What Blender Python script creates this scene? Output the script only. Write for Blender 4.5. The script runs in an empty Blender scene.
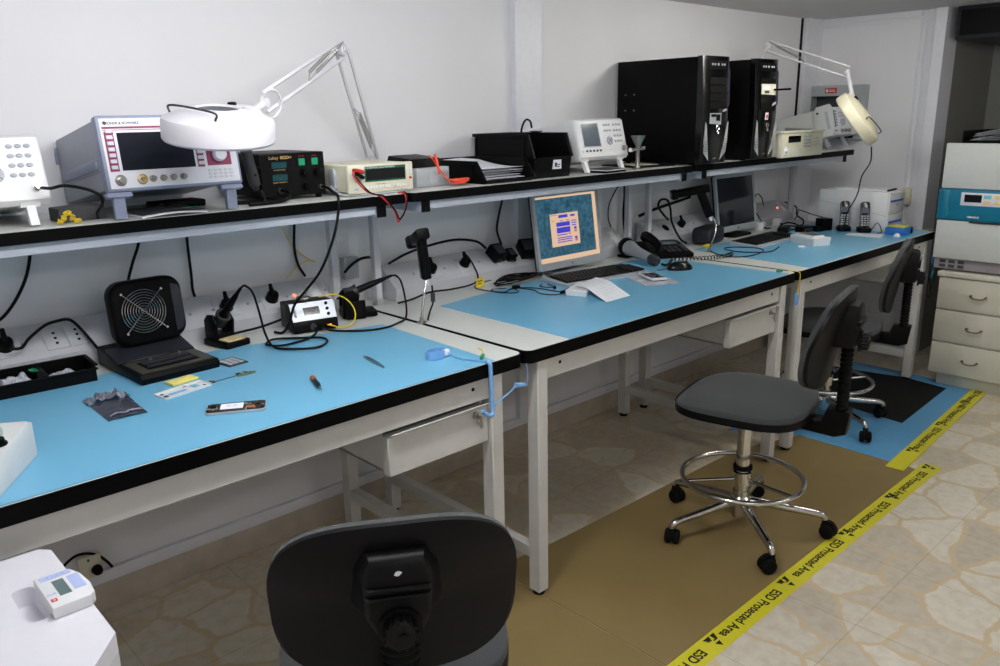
import bpy, bmesh, math, random
from mathutils import Vector, Matrix, noise
random.seed(7)
PI = math.pi
SC = bpy.context.scene
COL = SC.collection
D2R = math.radians

# ---------------------------------------------------------------- materials
def mat(name, col, rough=0.5, metal=0.0, var=0.06, scale=40.0, bump=0.0, spec=0.5, emit=None, es=0.0, alpha=1.0, trans=0.0, coat=0.0, bscale=None, sheen=0.0):
    m = bpy.data.materials.new(name); m.use_nodes = True
    nt = m.node_tree; b = nt.nodes['Principled BSDF']
    b.inputs['Roughness'].default_value = rough
    b.inputs['Metallic'].default_value = metal
    b.inputs['Specular IOR Level'].default_value = spec
    b.inputs['Coat Weight'].default_value = coat
    b.inputs['Sheen Weight'].default_value = sheen
    tc = nt.nodes.new('ShaderNodeTexCoord')
    nz = nt.nodes.new('ShaderNodeTexNoise'); nz.inputs['Scale'].default_value = scale
    nz.inputs['Detail'].default_value = 4
    nt.links.new(tc.outputs['Object'], nz.inputs['Vector'])
    rp = nt.nodes.new('ShaderNodeValToRGB')
    c = Vector(col[:3])
    rp.color_ramp.elements[0].position = 0.3; rp.color_ramp.elements[1].position = 0.7
    rp.color_ramp.elements[0].color = (*(c * (1 - var)), 1)
    rp.color_ramp.elements[1].color = (*(Vector([min(1, x * (1 + var)) for x in c])), 1)
    nt.links.new(nz.outputs['Fac'], rp.inputs['Fac'])
    nt.links.new(rp.outputs['Color'], b.inputs['Base Color'])
    if bump:
        bp = nt.nodes.new('ShaderNodeBump'); bp.inputs['Strength'].default_value = bump
        bp.inputs['Distance'].default_value = 0.002
        n2 = nt.nodes.new('ShaderNodeTexNoise'); n2.inputs['Scale'].default_value = bscale or scale * 6
        nt.links.new(tc.outputs['Object'], n2.inputs['Vector'])
        nt.links.new(n2.outputs['Fac'], bp.inputs['Height']); nt.links.new(bp.outputs['Normal'], b.inputs['Normal'])
    if emit:
        b.inputs['Emission Color'].default_value = (*emit, 1); b.inputs['Emission Strength'].default_value = es
    if trans: b.inputs['Transmission Weight'].default_value = trans
    if alpha < 1: b.inputs['Alpha'].default_value = alpha
    return m

def srgb(r, g, b):
    f = lambda v: (v / 255 / 12.92) if v / 255 <= 0.04045 else ((v / 255 + 0.055) / 1.055) ** 2.4
    return (f(r), f(g), f(b))

# ---------------------------------------------------------------- mesh builder
class MB:
    def __init__(s):
        s.bm = bmesh.new(); s.M = Matrix.Identity(4); s.mi = 0
    def at(s, loc=(0, 0, 0), rot=(0, 0, 0), sc=(1, 1, 1)):
        from mathutils import Euler
        s.M = Matrix.Translation(loc) @ Euler(rot, 'XYZ').to_matrix().to_4x4() @ Matrix.Diagonal((*sc, 1)); return s
    def _fin(s, vs, fs):
        for v in vs: v.co = s.M @ v.co
        for f in fs: f.material_index = s.mi
    def raw(s, verts, faces):
        vs = [s.bm.verts.new(v) for v in verts]; fs = []
        for f in faces:
            try: fs.append(s.bm.faces.new([vs[i] for i in f]))
            except ValueError: pass
        s._fin(vs, fs); return s
    def box(s, x0, x1, y0, y1, z0, z1, bev=0.0, seg=2):
        vs = [s.bm.verts.new(c) for c in ((x0,y0,z0),(x1,y0,z0),(x1,y1,z0),(x0,y1,z0),(x0,y0,z1),(x1,y0,z1),(x1,y1,z1),(x0,y1,z1))]
        fs = [s.bm.faces.new([vs[i] for i in f]) for f in ((3,2,1,0),(4,5,6,7),(0,1,5,4),(1,2,6,5),(2,3,7,6),(3,0,4,7))]
        if bev > 0:
            es = list({e for f in fs for e in f.edges})
            r = bmesh.ops.bevel(s.bm, geom=es, offset=bev, segments=seg, profile=0.5, affect='EDGES')
            fs = list({f for v in r['verts'] for f in v.link_faces}); vs = list({v for f in fs for v in f.verts})
        s._fin(vs, fs); return s
    def cbox(s, c, d, bev=0.0, seg=2):
        return s.box(c[0]-d[0]/2, c[0]+d[0]/2, c[1]-d[1]/2, c[1]+d[1]/2, c[2]-d[2]/2, c[2]+d[2]/2, bev, seg)
    def prism(s, poly, z0, z1, axis='z', bev=0.0, seg=2):
        # poly in 2D, extruded along axis. z: (x,y); y: (x,z) ; x: (y,z)
        m = {'z': lambda p, h: (p[0], p[1], h), 'y': lambda p, h: (p[0], h, p[1]), 'x': lambda p, h: (h, p[0], p[1])}[axis]
        n = len(poly)
        a = [s.bm.verts.new(m(p, z0)) for p in poly]; b = [s.bm.verts.new(m(p, z1)) for p in poly]
        fs = [s.bm.faces.new(a[::-1]), s.bm.faces.new(b)]
        for i in range(n): fs.append(s.bm.faces.new([a[i], a[(i+1) % n], b[(i+1) % n], b[i]]))
        bmesh.ops.recalc_face_normals(s.bm, faces=fs)
        vs = a + b
        if bev > 0:
            es = list({e for f in fs[:2] for e in f.edges})
            r = bmesh.ops.bevel(s.bm, geom=es, offset=bev, segments=seg, profile=0.5, affect='EDGES')
            vs2 = set(v for v in vs if v.is_valid) | set(r['verts'])
            fs = list({f for v in vs2 for f in v.link_faces}); vs = list({v for f in fs for v in f.verts})
        s._fin(vs, fs); return s
    def ring(s, c, ax, r, n, ph=0.0):
        ax = Vector(ax).normalized(); t = Vector((0,0,1)) if abs(ax.z) < .9 else Vector((1,0,0))
        u = ax.cross(t).normalized(); w = ax.cross(u)
        return [Vector(c) + (u*math.cos(ph+2*PI*i/n) + w*math.sin(ph+2*PI*i/n))*r for i in range(n)]
    def cyl(s, p0, p1, r0, r1=None, n=16, cap=True, bev=0.0):
        r1 = r0 if r1 is None else r1
        p0, p1 = Vector(p0), Vector(p1); ax = p1 - p0
        prof = [(0, r0), (1, r1)]
        L = ax.length
        if bev > 0: prof = [(0, r0-bev), (bev/L, r0), (1-bev/L, r1), (1, r1-bev)]
        rows = [[s.bm.verts.new(v) for v in s.ring(p0 + ax*t, ax, r, n)] for t, r in prof]
        fs = []
        for a, b in zip(rows, rows[1:]):
            for i in range(n): fs.append(s.bm.faces.new([a[i], b[i], b[(i+1) % n], a[(i+1) % n]]))
        if cap: fs.append(s.bm.faces.new(rows[0])); fs.append(s.bm.faces.new(rows[-1][::-1]))
        bmesh.ops.recalc_face_normals(s.bm, faces=fs)
        s._fin([v for r in rows for v in r], fs); return s
    def lathe(s, prof, n=24, c=(0,0,0)):
        # prof: list of (r,z); r==0 makes a pole
        rows = []
        for r, z in prof:
            if r <= 1e-6: rows.append([s.bm.verts.new((c[0], c[1], c[2]+z))])
            else: rows.append([s.bm.verts.new((c[0]+r*math.cos(2*PI*i/n), c[1]+r*math.sin(2*PI*i/n), c[2]+z)) for i in range(n)])
        fs = []
        for a, b in zip(rows, rows[1:]):
            for i in range(n):
                j = (i+1) % n
                if len(a) == 1 and len(b) == 1: continue
                if len(a) == 1: fs.append(s.bm.faces.new([a[0], b[j], b[i]]))
                elif len(b) == 1: fs.append(s.bm.faces.new([a[i], a[j], b[0]]))
                else: fs.append(s.bm.faces.new([a[i], a[j], b[j], b[i]]))
        if prof[0] == prof[-1]: pass
        elif len(rows[0]) > 1 and len(rows[-1]) > 1:
            fs.append(s.bm.faces.new(rows[0][::-1])); fs.append(s.bm.faces.new(rows[-1]))
        elif len(rows[0]) > 1: fs.append(s.bm.faces.new(rows[0][::-1]))
        elif len(rows[-1]) > 1: fs.append(s.bm.faces.new(rows[-1]))
        bmesh.ops.recalc_face_normals(s.bm, faces=fs)
        s._fin([v for r in rows for v in r], fs); return s
    def tube(s, pts, r, n=8, sub=6, closed=False, smooth=True, rz=None):
        P = [Vector(p) for p in pts]
        if smooth and len(P) > 2:
            Q = []; m = len(P); rng = range(m if closed else m-1)
            for i in rng:
                p0 = P[(i-1) % m] if (closed or i > 0) else P[0]*2 - P[1]
                p1 = P[i]; p2 = P[(i+1) % m]
                p3 = P[(i+2) % m] if (closed or i+2 < m) else P[-1]*2 - P[-2]
                for k in range(sub):
                    t = k/sub
                    Q.append(0.5*((2*p1) + (p2-p0)*t + (2*p0-5*p1+4*p2-p3)*t*t + (3*p1-p0-3*p2+p3)*t**3))
            if not closed: Q.append(P[-1])
            P = Q
        m = len(P); rows = []; u = None
        for i, p in enumerate(P):
            if closed: tg = P[(i+1) % m] - P[i-1]
            else: tg = P[min(i+1, m-1)] - P[max(i-1, 0)]
            if tg.length < 1e-9: tg = Vector((0,0,1))
            tg.normalize()
            if u is None:
                t = Vector((0,0,1)) if abs(tg.z) < .9 else Vector((1,0,0)); u = tg.cross(t).normalized()
            else:
                u = (u - tg*u.dot(tg)); u = u.normalized() if u.length > 1e-6 else tg.orthogonal().normalized()
            w = tg.cross(u)
            rr = r(i/(m-1)) if callable(r) else r
            r2 = rz if rz else rr
            rows.append([s.bm.verts.new(p + u*math.cos(2*PI*k/n)*rr + w*math.sin(2*PI*k/n)*r2) for k in range(n)])
        fs = []
        pr = list(zip(rows, rows[1:])) + ([(rows[-1], rows[0])] if closed else [])
        for a, b in pr:
            for k in range(n): fs.append(s.bm.faces.new([a[k], a[(k+1) % n], b[(k+1) % n], b[k]]))
        if not closed: fs.append(s.bm.faces.new(rows[0][::-1])); fs.append(s.bm.faces.new(rows[-1]))
        s._fin([v for q in rows for v in q], fs); return s
    def torus(s, c, R, r, ax=(0,0,1), N=32, n=8):
        pts = MB.ring(s, c, ax, R, N)
        return s.tube(pts, r, n, closed=True, smooth=False)
    def ell(s, c, d, nu=16, nv=10):
        prof = [(math.sin(PI*i/nv), -math.cos(PI*i/nv)) for i in range(nv+1)]
        prof[0] = (0, -1); prof[-1] = (0, 1)
        M0 = s.M; s.M = M0 @ Matrix.Translation(c) @ Matrix.Diagonal((d[0], d[1], d[2], 1))
        s.lathe(prof, nu); s.M = M0; return s
    def grid(s, fn, nu, nv, thick=0.0):
        # fn(u,v)->xyz ; optional thickness downward along normal
        A = [[s.bm.verts.new(fn(i/nu, j/nv)) for j in range(nv+1)] for i in range(nu+1)]
        fs = [s.bm.faces.new([A[i][j], A[i+1][j], A[i+1][j+1], A[i][j+1]]) for i in range(nu) for j in range(nv)]
        vs = [v for r in A for v in r]
        if thick:
            bmesh.ops.recalc_face_normals(s.bm, faces=fs)
            s.bm.normal_update()
            g = bmesh.ops.solidify(s.bm, geom=fs, thickness=thick)
            fs2 = [e for e in g['geom'] if isinstance(e, bmesh.types.BMFace)]
            fs = list(set(fs) | set(fs2)); vs = list({v for f in fs for v in f.verts})
        s._fin(vs, fs); return s
    def obj(s, name, mats, parent=None, loc=(0,0,0), rot=(0,0,0), smooth=40, label=None):
        me = bpy.data.meshes.new(name); s.bm.normal_update(); s.bm.to_mesh(me); s.bm.free()
        for m in (mats if isinstance(mats, (list, tuple)) else [mats]): me.materials.append(m)
        if smooth:
            me.polygons.foreach_set('use_smooth', [True]*len(me.polygons))
            me.set_sharp_from_angle(angle=D2R(smooth))
        o = bpy.data.objects.new(name, me); COL.objects.link(o)
        o.location = loc; o.rotation_euler = rot
        if parent: o.parent = parent
        if label: o['label'] = label
        return o

def rrect(x0, x1, y0, y1, r, n=5):
    P = []
    for cx, cy, a in ((x1-r, y1-r, 0), (x0+r, y1-r, PI/2), (x0+r, y0+r, PI), (x1-r, y0+r, 3*PI/2)):
        for i in range(n+1): P.append((cx + r*math.cos(a+PI/2*i/n), cy + r*math.sin(a+PI/2*i/n)))
    return P

def thing(name, label, cat, loc=(0,0,0), rotz=0.0, group=None, rot=None):
    o = bpy.data.objects.new(name, None); COL.objects.link(o); o.empty_display_size = 0.05
    o.location = loc; o.rotation_euler = rot or (0, 0, rotz)
    o['label'] = label; o['category'] = cat
    if group: o['group'] = group
    return o
def tag(o, label, cat, group=None):
    o['label'] = label; o['category'] = cat
    if group: o['group'] = group
    return o
def struct(o): o['kind'] = 'structure'; return o
def dup(root, loc=None, rotz=None, label=None, group=None):
    r = root.copy(); COL.objects.link(r)
    if loc is not None: r.location = loc
    if rotz is not None: r.rotation_euler = (0, 0, rotz)
    if label: r['label'] = label
    if group: r['group'] = group
    def rec(a, b):
        for ch in list(a.children):
            c = ch.copy(); COL.objects.link(c); c.parent = b; rec(ch, c)
    rec(root, r)
    return r
def text(name, body, size, m, parent, loc, rot=(0,0,0), ext=0.0004, align='CENTER', bold=0.0, sx=1.0):
    cu = bpy.data.curves.new(name, 'FONT'); cu.body = body; cu.size = size; cu.extrude = ext; cu.offset = bold
    cu.align_x = align; cu.align_y = 'CENTER'
    t = bpy.data.objects.new(name + '_t', cu); COL.objects.link(t)
    dg = bpy.context.evaluated_depsgraph_get(); dg.update()
    me = bpy.data.meshes.new_from_object(t.evaluated_get(dg))
    bpy.data.objects.remove(t); bpy.data.curves.remove(cu)
    me.materials.clear(); me.materials.append(m)
    o = bpy.data.objects.new(name, me); COL.objects.link(o); o.location = loc; o.rotation_euler = rot; o.scale = (sx, 1, 1)
    if parent: o.parent = parent
    return o

def front(d, lean=0.0, z=0.0, x=0.0):
    """plane of a device front: x right, y up the front, z outward"""
    return Matrix.Translation((x, -d, z)) @ Matrix.Rotation(PI/2 - lean, 4, 'X')
def on(P, u=0, v=0, w=0, rz=0, rx=0):
    b = MB(); b.M = P @ Matrix.Translation((u, v, w)) @ Matrix.Rotation(rz, 4, 'Z') @ Matrix.Rotation(rx, 4, 'X'); return b
def keys(P, name, par, m, pts, fn, rz=0):
    b = MB(); fn(b); o0 = None
    for p in pts:
        u, v = p[0], p[1]; w = p[2] if len(p) > 2 else 0
        if o0 is None: o = o0 = b.obj(name, m, par)
        else: o = o0.copy(); COL.objects.link(o); o.parent = par
        o.matrix_local = P @ Matrix.Translation((u, v, w)) @ Matrix.Rotation(rz, 4, 'Z')
    return o0
def ptext(P, name, body, size, m, par, u, v, w=.0005, bold=0.0, sx=1.0, align='CENTER'):
    o = text(name, body, size, m, par, (0,0,0), ext=.0002, bold=bold, align=align)
    o.matrix_local = P @ Matrix.Translation((u, v, w)) @ Matrix.Diagonal((sx, 1, 1, 1)); return o
def cable(name, pts, r, label, m=None, cat='cable', group=None, sub=6, n=8):
    o = MB().tube(pts, r, n, sub).obj(name, m or M['cable'], smooth=60); tag(o, label, cat, group); return o
def plug_mb():
    """round mains plug pointing +z out of the socket, cable leaving at its tip"""
    b = MB(); b.lathe([(.0185,0),(.0195,.004),(.0195,.018),(.015,.026),(.009,.040),(.0055,.052),(0,.053)], 18); return b
# ---------------------------------------------------------------- colours
M = {}
M['wall'] = mat('wall_paint', srgb(230,230,233), 0.55, var=0.02, scale=3, bump=0.05, bscale=300)
M['ceil'] = mat('ceiling_paint', srgb(205,206,208), 0.8, var=0.02, scale=3)
M['trim'] = mat('trim_paint', srgb(228,229,236), 0.4, var=0.02)
M['alcove'] = mat('alcove_wall_in_shade', srgb(128,128,125), 0.7, var=0.04, scale=4)  # wall colour darkened: the shade of the unlit alcove is put into it
M['steel'] = mat('white_steel', srgb(205,204,200), 0.35, var=0.03, scale=20, bump=0.03)
M['steelg'] = mat('grey_steel', srgb(172,177,187), 0.35, var=0.03, scale=20)
M['steell'] = mat('light_grey_steel', srgb(198,199,204), 0.38, var=0.02, scale=20)
M['lam'] = mat('grey_laminate', srgb(206,208,203), 0.35, var=0.03, scale=200)
M['edge'] = mat('black_edge', srgb(5,5,6), 0.5, var=0.2, scale=60, spec=.08)
M['black'] = mat('black_plastic', srgb(9,9,10), 0.4, var=0.12, scale=90, spec=.10)
M['blackm'] = mat('black_matte', srgb(11,11,12), 0.7, var=0.12, scale=90, bump=0.1, spec=.12)
M['dark'] = mat('dark_grey_plastic', srgb(48,49,52), 0.45, var=0.1, scale=90)
M['rub'] = mat('rubber', srgb(8,8,8), 0.8, var=0.15, spec=.2)
M['cable'] = mat('black_cable', srgb(8,8,9), 0.45, var=0.1, spec=.15)
M['bluemat'] = mat('blue_esd_vinyl', srgb(110,175,208), 0.33, var=0.025, scale=500, bump=0.04, bscale=900)
M['chrome'] = mat('chrome', srgb(200,198,196), 0.12, 1.0, var=0.03)
M['nickel'] = mat('nickel', srgb(170,168,162), 0.3, 1.0, var=0.05)
M['white'] = mat('white_plastic', srgb(226,227,229), 0.4, var=0.02)
M['offw'] = mat('off_white_plastic', srgb(206,208,208), 0.45, var=0.02)
M['cream'] = mat('cream_plastic', srgb(218,214,190), 0.45, var=0.02)
M['paper'] = mat('paper', srgb(232,234,240), 0.8, var=0.03, scale=60)
M['silver'] = mat('silver_plastic', srgb(176,182,186), 0.35, 0.3, var=0.03)
M['yel'] = mat('yellow_plastic', srgb(236,206,30), 0.45, var=0.05)
M['red'] = mat('red_plastic', srgb(190,38,40), 0.45, var=0.06)
M['orange'] = mat('orange_plastic', srgb(226,74,40), 0.45, var=0.06)
M['green'] = mat('green_plastic', srgb(20,140,98), 0.4, var=0.06)
M['ltblue'] = mat('light_blue_plastic', srgb(120,170,222), 0.4, var=0.05)
M['redled'] = mat('red_led', srgb(255,60,30), 0.4, emit=(1,.16,.06), es=3.0)
M['lcd'] = mat('dark_display_glass', srgb(10,12,14), 0.08, var=0.1)
M['lcdg'] = mat('grey_display_glass', srgb(96,106,118), 0.12, var=0.04)

def floor_mat():
    m = bpy.data.materials.new('crazy_paving_marble_tile'); m.use_nodes = True
    nt = m.node_tree; N = nt.nodes; Lk = nt.links.new; b = N['Principled BSDF']
    def nd(t, **k):
        n = N.new(t)
        for a, v in k.items(): setattr(n, a, v)
        return n
    tc = nd('ShaderNodeTexCoord')
    wz = nd('ShaderNodeTexNoise'); wz.inputs['Scale'].default_value = 9; wz.inputs['Detail'].default_value = 3
    Lk(tc.outputs['Object'], wz.inputs['Vector'])
    ad = nd('ShaderNodeVectorMath', operation='MULTIPLY_ADD'); ad.inputs[1].default_value = (.075,.075,0)
    Lk(wz.outputs['Color'], ad.inputs[0]); Lk(tc.outputs['Object'], ad.inputs[2])
    v = nd('ShaderNodeTexVoronoi', feature='DISTANCE_TO_EDGE'); v.inputs['Scale'].default_value = 5.0; v.voronoi_dimensions = '2D'
    Lk(ad.outputs[0], v.inputs['Vector'])
    vc = nd('ShaderNodeTexVoronoi', feature='F1'); vc.inputs['Scale'].default_value = 5.0; vc.voronoi_dimensions = '2D'
    Lk(ad.outputs[0], vc.inputs['Vector'])
    gr = nd('ShaderNodeValToRGB'); e = gr.color_ramp.elements; e[0].position = 0.03; e[1].position = 0.06
    e[0].color = (0,0,0,1); e[1].color = (1,1,1,1); Lk(v.outputs['Distance'], gr.inputs['Fac'])
    st = nd('ShaderNodeValToRGB'); e = st.color_ramp.elements
    e[0].color = (*srgb(200,190,172),1); e[1].color = (*srgb(224,217,202),1); e[0].position = .1; e[1].position = .8
    sp = nd('ShaderNodeSeparateColor'); Lk(vc.outputs['Color'], sp.inputs[0]); Lk(sp.outputs[0], st.inputs['Fac'])
    nz = nd('ShaderNodeTexNoise'); nz.inputs['Scale'].default_value = 26; nz.inputs['Detail'].default_value = 8; nz.inputs['Distortion'].default_value = .3
    Lk(tc.outputs['Object'], nz.inputs['Vector'])
    vr = nd('ShaderNodeValToRGB'); e = vr.color_ramp.elements; e[0].position=.32; e[1].position=.6; e[0].color=(.84,.80,.74,1); e[1].color=(1,1,1,1)
    Lk(nz.outputs['Fac'], vr.inputs['Fac'])
    mu = nd('ShaderNodeMix', data_type='RGBA', blend_type='MULTIPLY'); mu.inputs[0].default_value = .8
    Lk(st.outputs['Color'], mu.inputs[6]); Lk(vr.outputs['Color'], mu.inputs[7])
    # dark veins
    nz2 = nd('ShaderNodeTexNoise'); nz2.inputs['Scale'].default_value = 11; nz2.inputs['Detail'].default_value = 9; nz2.inputs['Roughness'].default_value=.75; nz2.inputs['Distortion'].default_value = 2.5
    Lk(tc.outputs['Object'], nz2.inputs['Vector'])
    v2 = nd('ShaderNodeValToRGB'); e = v2.color_ramp.elements; e[0].position=.27; e[1].position=.31; e[0].color=(.45,.38,.32,1); e[1].color=(1,1,1,1)
    Lk(nz2.outputs['Fac'], v2.inputs['Fac'])
    mu2 = nd('ShaderNodeMix', data_type='RGBA', blend_type='MULTIPLY'); mu2.inputs[0].default_value = .8
    Lk(mu.outputs[2], mu2.inputs[6]); Lk(v2.outputs['Color'], mu2.inputs[7])
    mx = nd('ShaderNodeMix', data_type='RGBA'); mx.inputs[6].default_value = (*srgb(208,189,154),1)
    Lk(gr.outputs['Color'], mx.inputs[0]); Lk(mu2.outputs[2], mx.inputs[7])
    br = nd('ShaderNodeTexBrick'); br.offset = 0; br.inputs['Scale'].default_value = 1.0
    br.inputs['Brick Width'].default_value = .4; br.inputs['Row Height'].default_value = .4
    br.inputs['Mortar Size'].default_value = .0018; br.inputs['Mortar Smooth'].default_value = 0
    br.inputs['Color1'].default_value = (1,1,1,1); br.inputs['Color2'].default_value = (1,1,1,1); br.inputs['Mortar'].default_value = (.82,.76,.68,1)
    mp = nd('ShaderNodeMapping'); mp.inputs['Location'].default_value = (-.228, .09, 0); Lk(tc.outputs['Object'], mp.inputs[0]); Lk(mp.outputs[0], br.inputs['Vector'])
    mu3 = nd('ShaderNodeMix', data_type='RGBA', blend_type='MULTIPLY'); mu3.inputs[0].default_value = 1
    Lk(mx.outputs[2], mu3.inputs[6]); Lk(br.outputs['Color'], mu3.inputs[7])
    Lk(mu3.outputs[2], b.inputs['Base Color']); b.inputs['Roughness'].default_value = .38
    return m
M['floor'] = floor_mat()
M['marble'] = mat('marble_skirting', srgb(188,177,162), 0.4, var=0.12, scale=12)

# ---------------------------------------------------------------- room
ZC = 2.007; XE = 3.5; XL = -2.4; YF = -4.2; XR = 4.3
def sbox(name, m, *a, bev=0): return struct(MB().box(*a, bev).obj(name, m))
sbox('floor', M['floor'], XL, XR, YF, 0, -.1, 0)
sbox('ceiling', M['ceil'], XL, XR, YF, .1, ZC, ZC+.1)
sbox('wall_back', M['wall'], XL, XR, 0, .1, 0, ZC)
sbox('wall_left', M['wall'], XL-.1, XL, YF, .1, -.1, ZC+.1)
sbox('wall_front', M['wall'], XL, XR, YF-.1, YF, -.1, ZC+.1)
sbox('wall_end', M['wall'], XE, XE+.08, -.70, 0, 0, ZC)
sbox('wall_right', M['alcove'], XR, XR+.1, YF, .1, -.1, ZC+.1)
sbox('baseboard_back', M['marble'], XL, XE, -.014, 0, 0, .098, bev=.002)
sbox('trim_1', M['trim'], XL, XE, -.020, 0, .098, .138, bev=.003)
sbox('trim_2', M['trim'], .862, 1.016, -.03, 0, .138, ZC)                # pilaster
sbox('trim_3', M['trim'], 3.305, XE, -.035, 0, .138, ZC)                 # corner post
sbox('trim_4', M['blackm'], 3.285, 3.303, -.006, 0, .138, ZC)            # dark joint beside it
t = MB()
t.box(XE-.045, XE+.14, -.758, -.70, 0, ZC)
struct(t.obj('trim_5', M['trim']))                                       # jamb column
t = MB(); t.box(XE-.016, XE, -.70, -.655, 0, ZC, .003); t.box(XE-.010, XE, -.64, -.615, 0, ZC-.055, .003)
t.box(XE-.016, XE, -.615, -.035, ZC-.03, ZC, .003); t.box(XE-.010, XE, -.615, -.035, ZC-.055, ZC-.045, .002)
struct(t.obj('trim_6', M['trim']))
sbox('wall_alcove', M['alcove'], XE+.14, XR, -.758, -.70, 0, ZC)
# ---------------------------------------------------------------- benches
TH = .83
def slab(name_top, name_edge, x0, x1, y0, y1, z0, z1, par, r=.028, mt=None):
    """laminate board with a black rubber edge band"""
    O = rrect(x0, x1, y0, y1, r, 6); I = rrect(x0+.003, x1-.003, y0+.003, y1-.003, r-.003, 6)
    MB().prism(I, z0+.001, z1, bev=.0008, seg=1).obj(name_top, mt or M['lam'], par)
    b = MB(); n = len(O); V = [(p[0],p[1],z0) for p in O]+[(p[0],p[1],z1-.001) for p in O]+[(p[0],p[1],z0) for p in I]+[(p[0],p[1],z1-.001) for p in I]
    F = []
    for i in range(n):
        j = (i+1) % n
        F += [(i,j,n+j,n+i), (n+i,n+j,3*n+j,3*n+i), (2*n+i,2*n+j,j,i)]
    b.raw(V, F); bmesh.ops.recalc_face_normals(b.bm, faces=b.bm.faces[:])
    b.obj(name_edge, M['edge'], par)

def bench(x0, x1, legs, dx, label):
    cx = (x0+x1)/2; t = thing('workbench', label, 'workbench', (cx, -.47, 0), group='steel framed workbenches along the wall')
    ox, oy = cx, -.47
    X = lambda x: x-ox
    Y = lambda y: y-oy
    slab('tabletop', 'edge_band', X(x0), X(x1), Y(-.938), Y(-.022), .79, TH, t)
    for lx in legs:
        for fy in (-.93, -.14):
            g = MB().box(X(lx), X(lx+.043), Y(fy), Y(fy+.045), .016, .789, .002, 1).obj('leg', M['steel'], t)
            MB().cyl((X(lx+.0215), Y(fy+.0225), 0), (X(lx+.0215), Y(fy+.0225), .018), .019, n=14).obj('foot', M['rub'], g)
        MB().box(X(lx+.004), X(lx+.039), Y(-.884), Y(-.141), .125, .165, .002, 1).obj('side_bar', M['steel'], t)
        MB().box(X(lx+.004), X(lx+.039), Y(-.884), Y(-.141), .745, .789, .002, 1).obj('top_bar', M['steel'], t)
    a, b = X(legs[0]+.044), X(legs[1]-.001)
    ap = MB().box(a, b, Y(-.922), Y(-.895), .722, .789, .002, 1).obj('front_apron', M['steel'], t)
    q = MB()
    for hx in (a+.06, b-.06): q.cyl((hx, Y(-.923), .762), (hx, Y(-.921), .762), .0055, n=12)
    q.obj('apron_hole', M['rub'], ap)
    MB().box(a, b, Y(-.135), Y(-.115), .722, .789, .002, 1).obj('rear_apron', M['steel'], t)
    # drawer with a folded lip
    d0, d1 = X(dx[0]), X(dx[1])
    h = MB()
    h.box(d0, d0+.004, Y(-.885), Y(-.46), .60, .722); h.box(d1-.004, d1, Y(-.885), Y(-.46), .60, .722)
    h.box(d0, d1, Y(-.885), Y(-.46), .60, .604); h.box(d0, d1, Y(-.464), Y(-.46), .60, .722)
    h.obj('drawer_box', M['steel'], t)
    f = MB().box(d0-.002, d1+.002, Y(-.915), Y(-.886), .592, .700, .002, 1)
    f.at((0, Y(-.917), .704), (D2R(-28), 0, 0)).box(d0+.004, d1-.008, -.016, .012, -.002, .002, .001, 1)
    f = f.obj('drawer', M['steel'], t)
    k = MB().cyl((d1-.045, Y(-.920), .682), (d1-.045, Y(-.914), .682), .010, n=14)
    k.at((d1-.045, Y(-.929), .68), (0, D2R(25), 0)).cbox((0,0,0), (.003,.018,.008)).at()
    k.torus((d1-.043, Y(-.930), .668), .009, .0012, (0,1,.3), 16, 5)
    k.at((d1-.036, Y(-.929), .656), (0, D2R(-20), 0)).cbox((0,0,0), (.012,.002,.026), .001, 1)
    k.obj('lock_and_key', M['nickel'], f)
    return t
bench(-1.60, -.004, (-1.515, -.127), (-.47, -.131), 'left workbench in the foreground, with soldering tools laid on its blue mat')
bench(.010, 1.600, (.058, 1.488), (1.14, 1.484), 'middle workbench carrying the lit monitor and the black mouse')
bench(1.614, 3.150, (1.655, 3.035), (2.69, 3.031), 'far workbench at the end wall, carrying the two cordless phones')

def esd_mat(poly, label, z=TH):
    o = MB().prism(poly, z, z+.002).obj('bench_mat', M['bluemat']); tag(o, label, 'mat', 'blue mats on the workbenches')
esd_mat([(-1.59,-.27),(-1.0,-.255),(-.60,-.262),(-.098,-.375),(-.116,-.934),(-1.59,-.934)], 'blue anti-static mat on the left workbench, under the loose circuit boards')
esd_mat([(.199,-.309),(.50,-.262),(1.45,-.255),(1.511,-.42),(1.535,-.934),(.194,-.934)], 'blue anti-static mat on the middle workbench, under the mouse')
esd_mat([(1.765,-.573),(1.80,-.30),(3.13,-.28),(3.13,-.925),(1.723,-.930)], 'blue anti-static mat on the far workbench, under the cordless phones')

def shelf(x0, x1, arms, label):
    cx = (x0+x1)/2; t = thing('overhead_shelf', label, 'shelf', (cx, -.115, TH), group='overhead shelves on steel uprights')
    X = lambda x: x-cx
    Y = lambda y: y+.115
    Z = lambda z: z-TH
    slab('shelf_board', 'edge_band', X(x0), X(x1), Y(-.425), Y(-.037), Z(1.222), Z(1.252), t, .02)
    for a in arms:
        MB().box(X(a-.0135), X(a+.0135), Y(-.128), Y(-.101), 0, Z(1.186), .002, 1).obj('upright', M['steell'], t)
        g = MB().box(X(a-.016), X(a+.016), Y(-.416), Y(-.04), Z(1.187), Z(1.2215), .001, 1).obj('arm', M['steelg'], t)
        MB().box(X(a-.017), X(a+.017), Y(-.422), Y(-.4165), Z(1.186), Z(1.2215), .001, 1).obj('end_cap', M['black'], g)
    for a, b in zip(arms, arms[1:]):
        MB().box(X(a+.017), X(b-.017), Y(-.412), Y(-.392), Z(1.194), Z(1.2215), .001, 1).obj('front_rail', M['steelg'], t)
    if x0 < arms[0]-.1: MB().box(X(x0+.02), X(arms[0]-.017), Y(-.412), Y(-.392), Z(1.194), Z(1.2215), .001, 1).obj('front_rail', M['steelg'], t)
    return t
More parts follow.
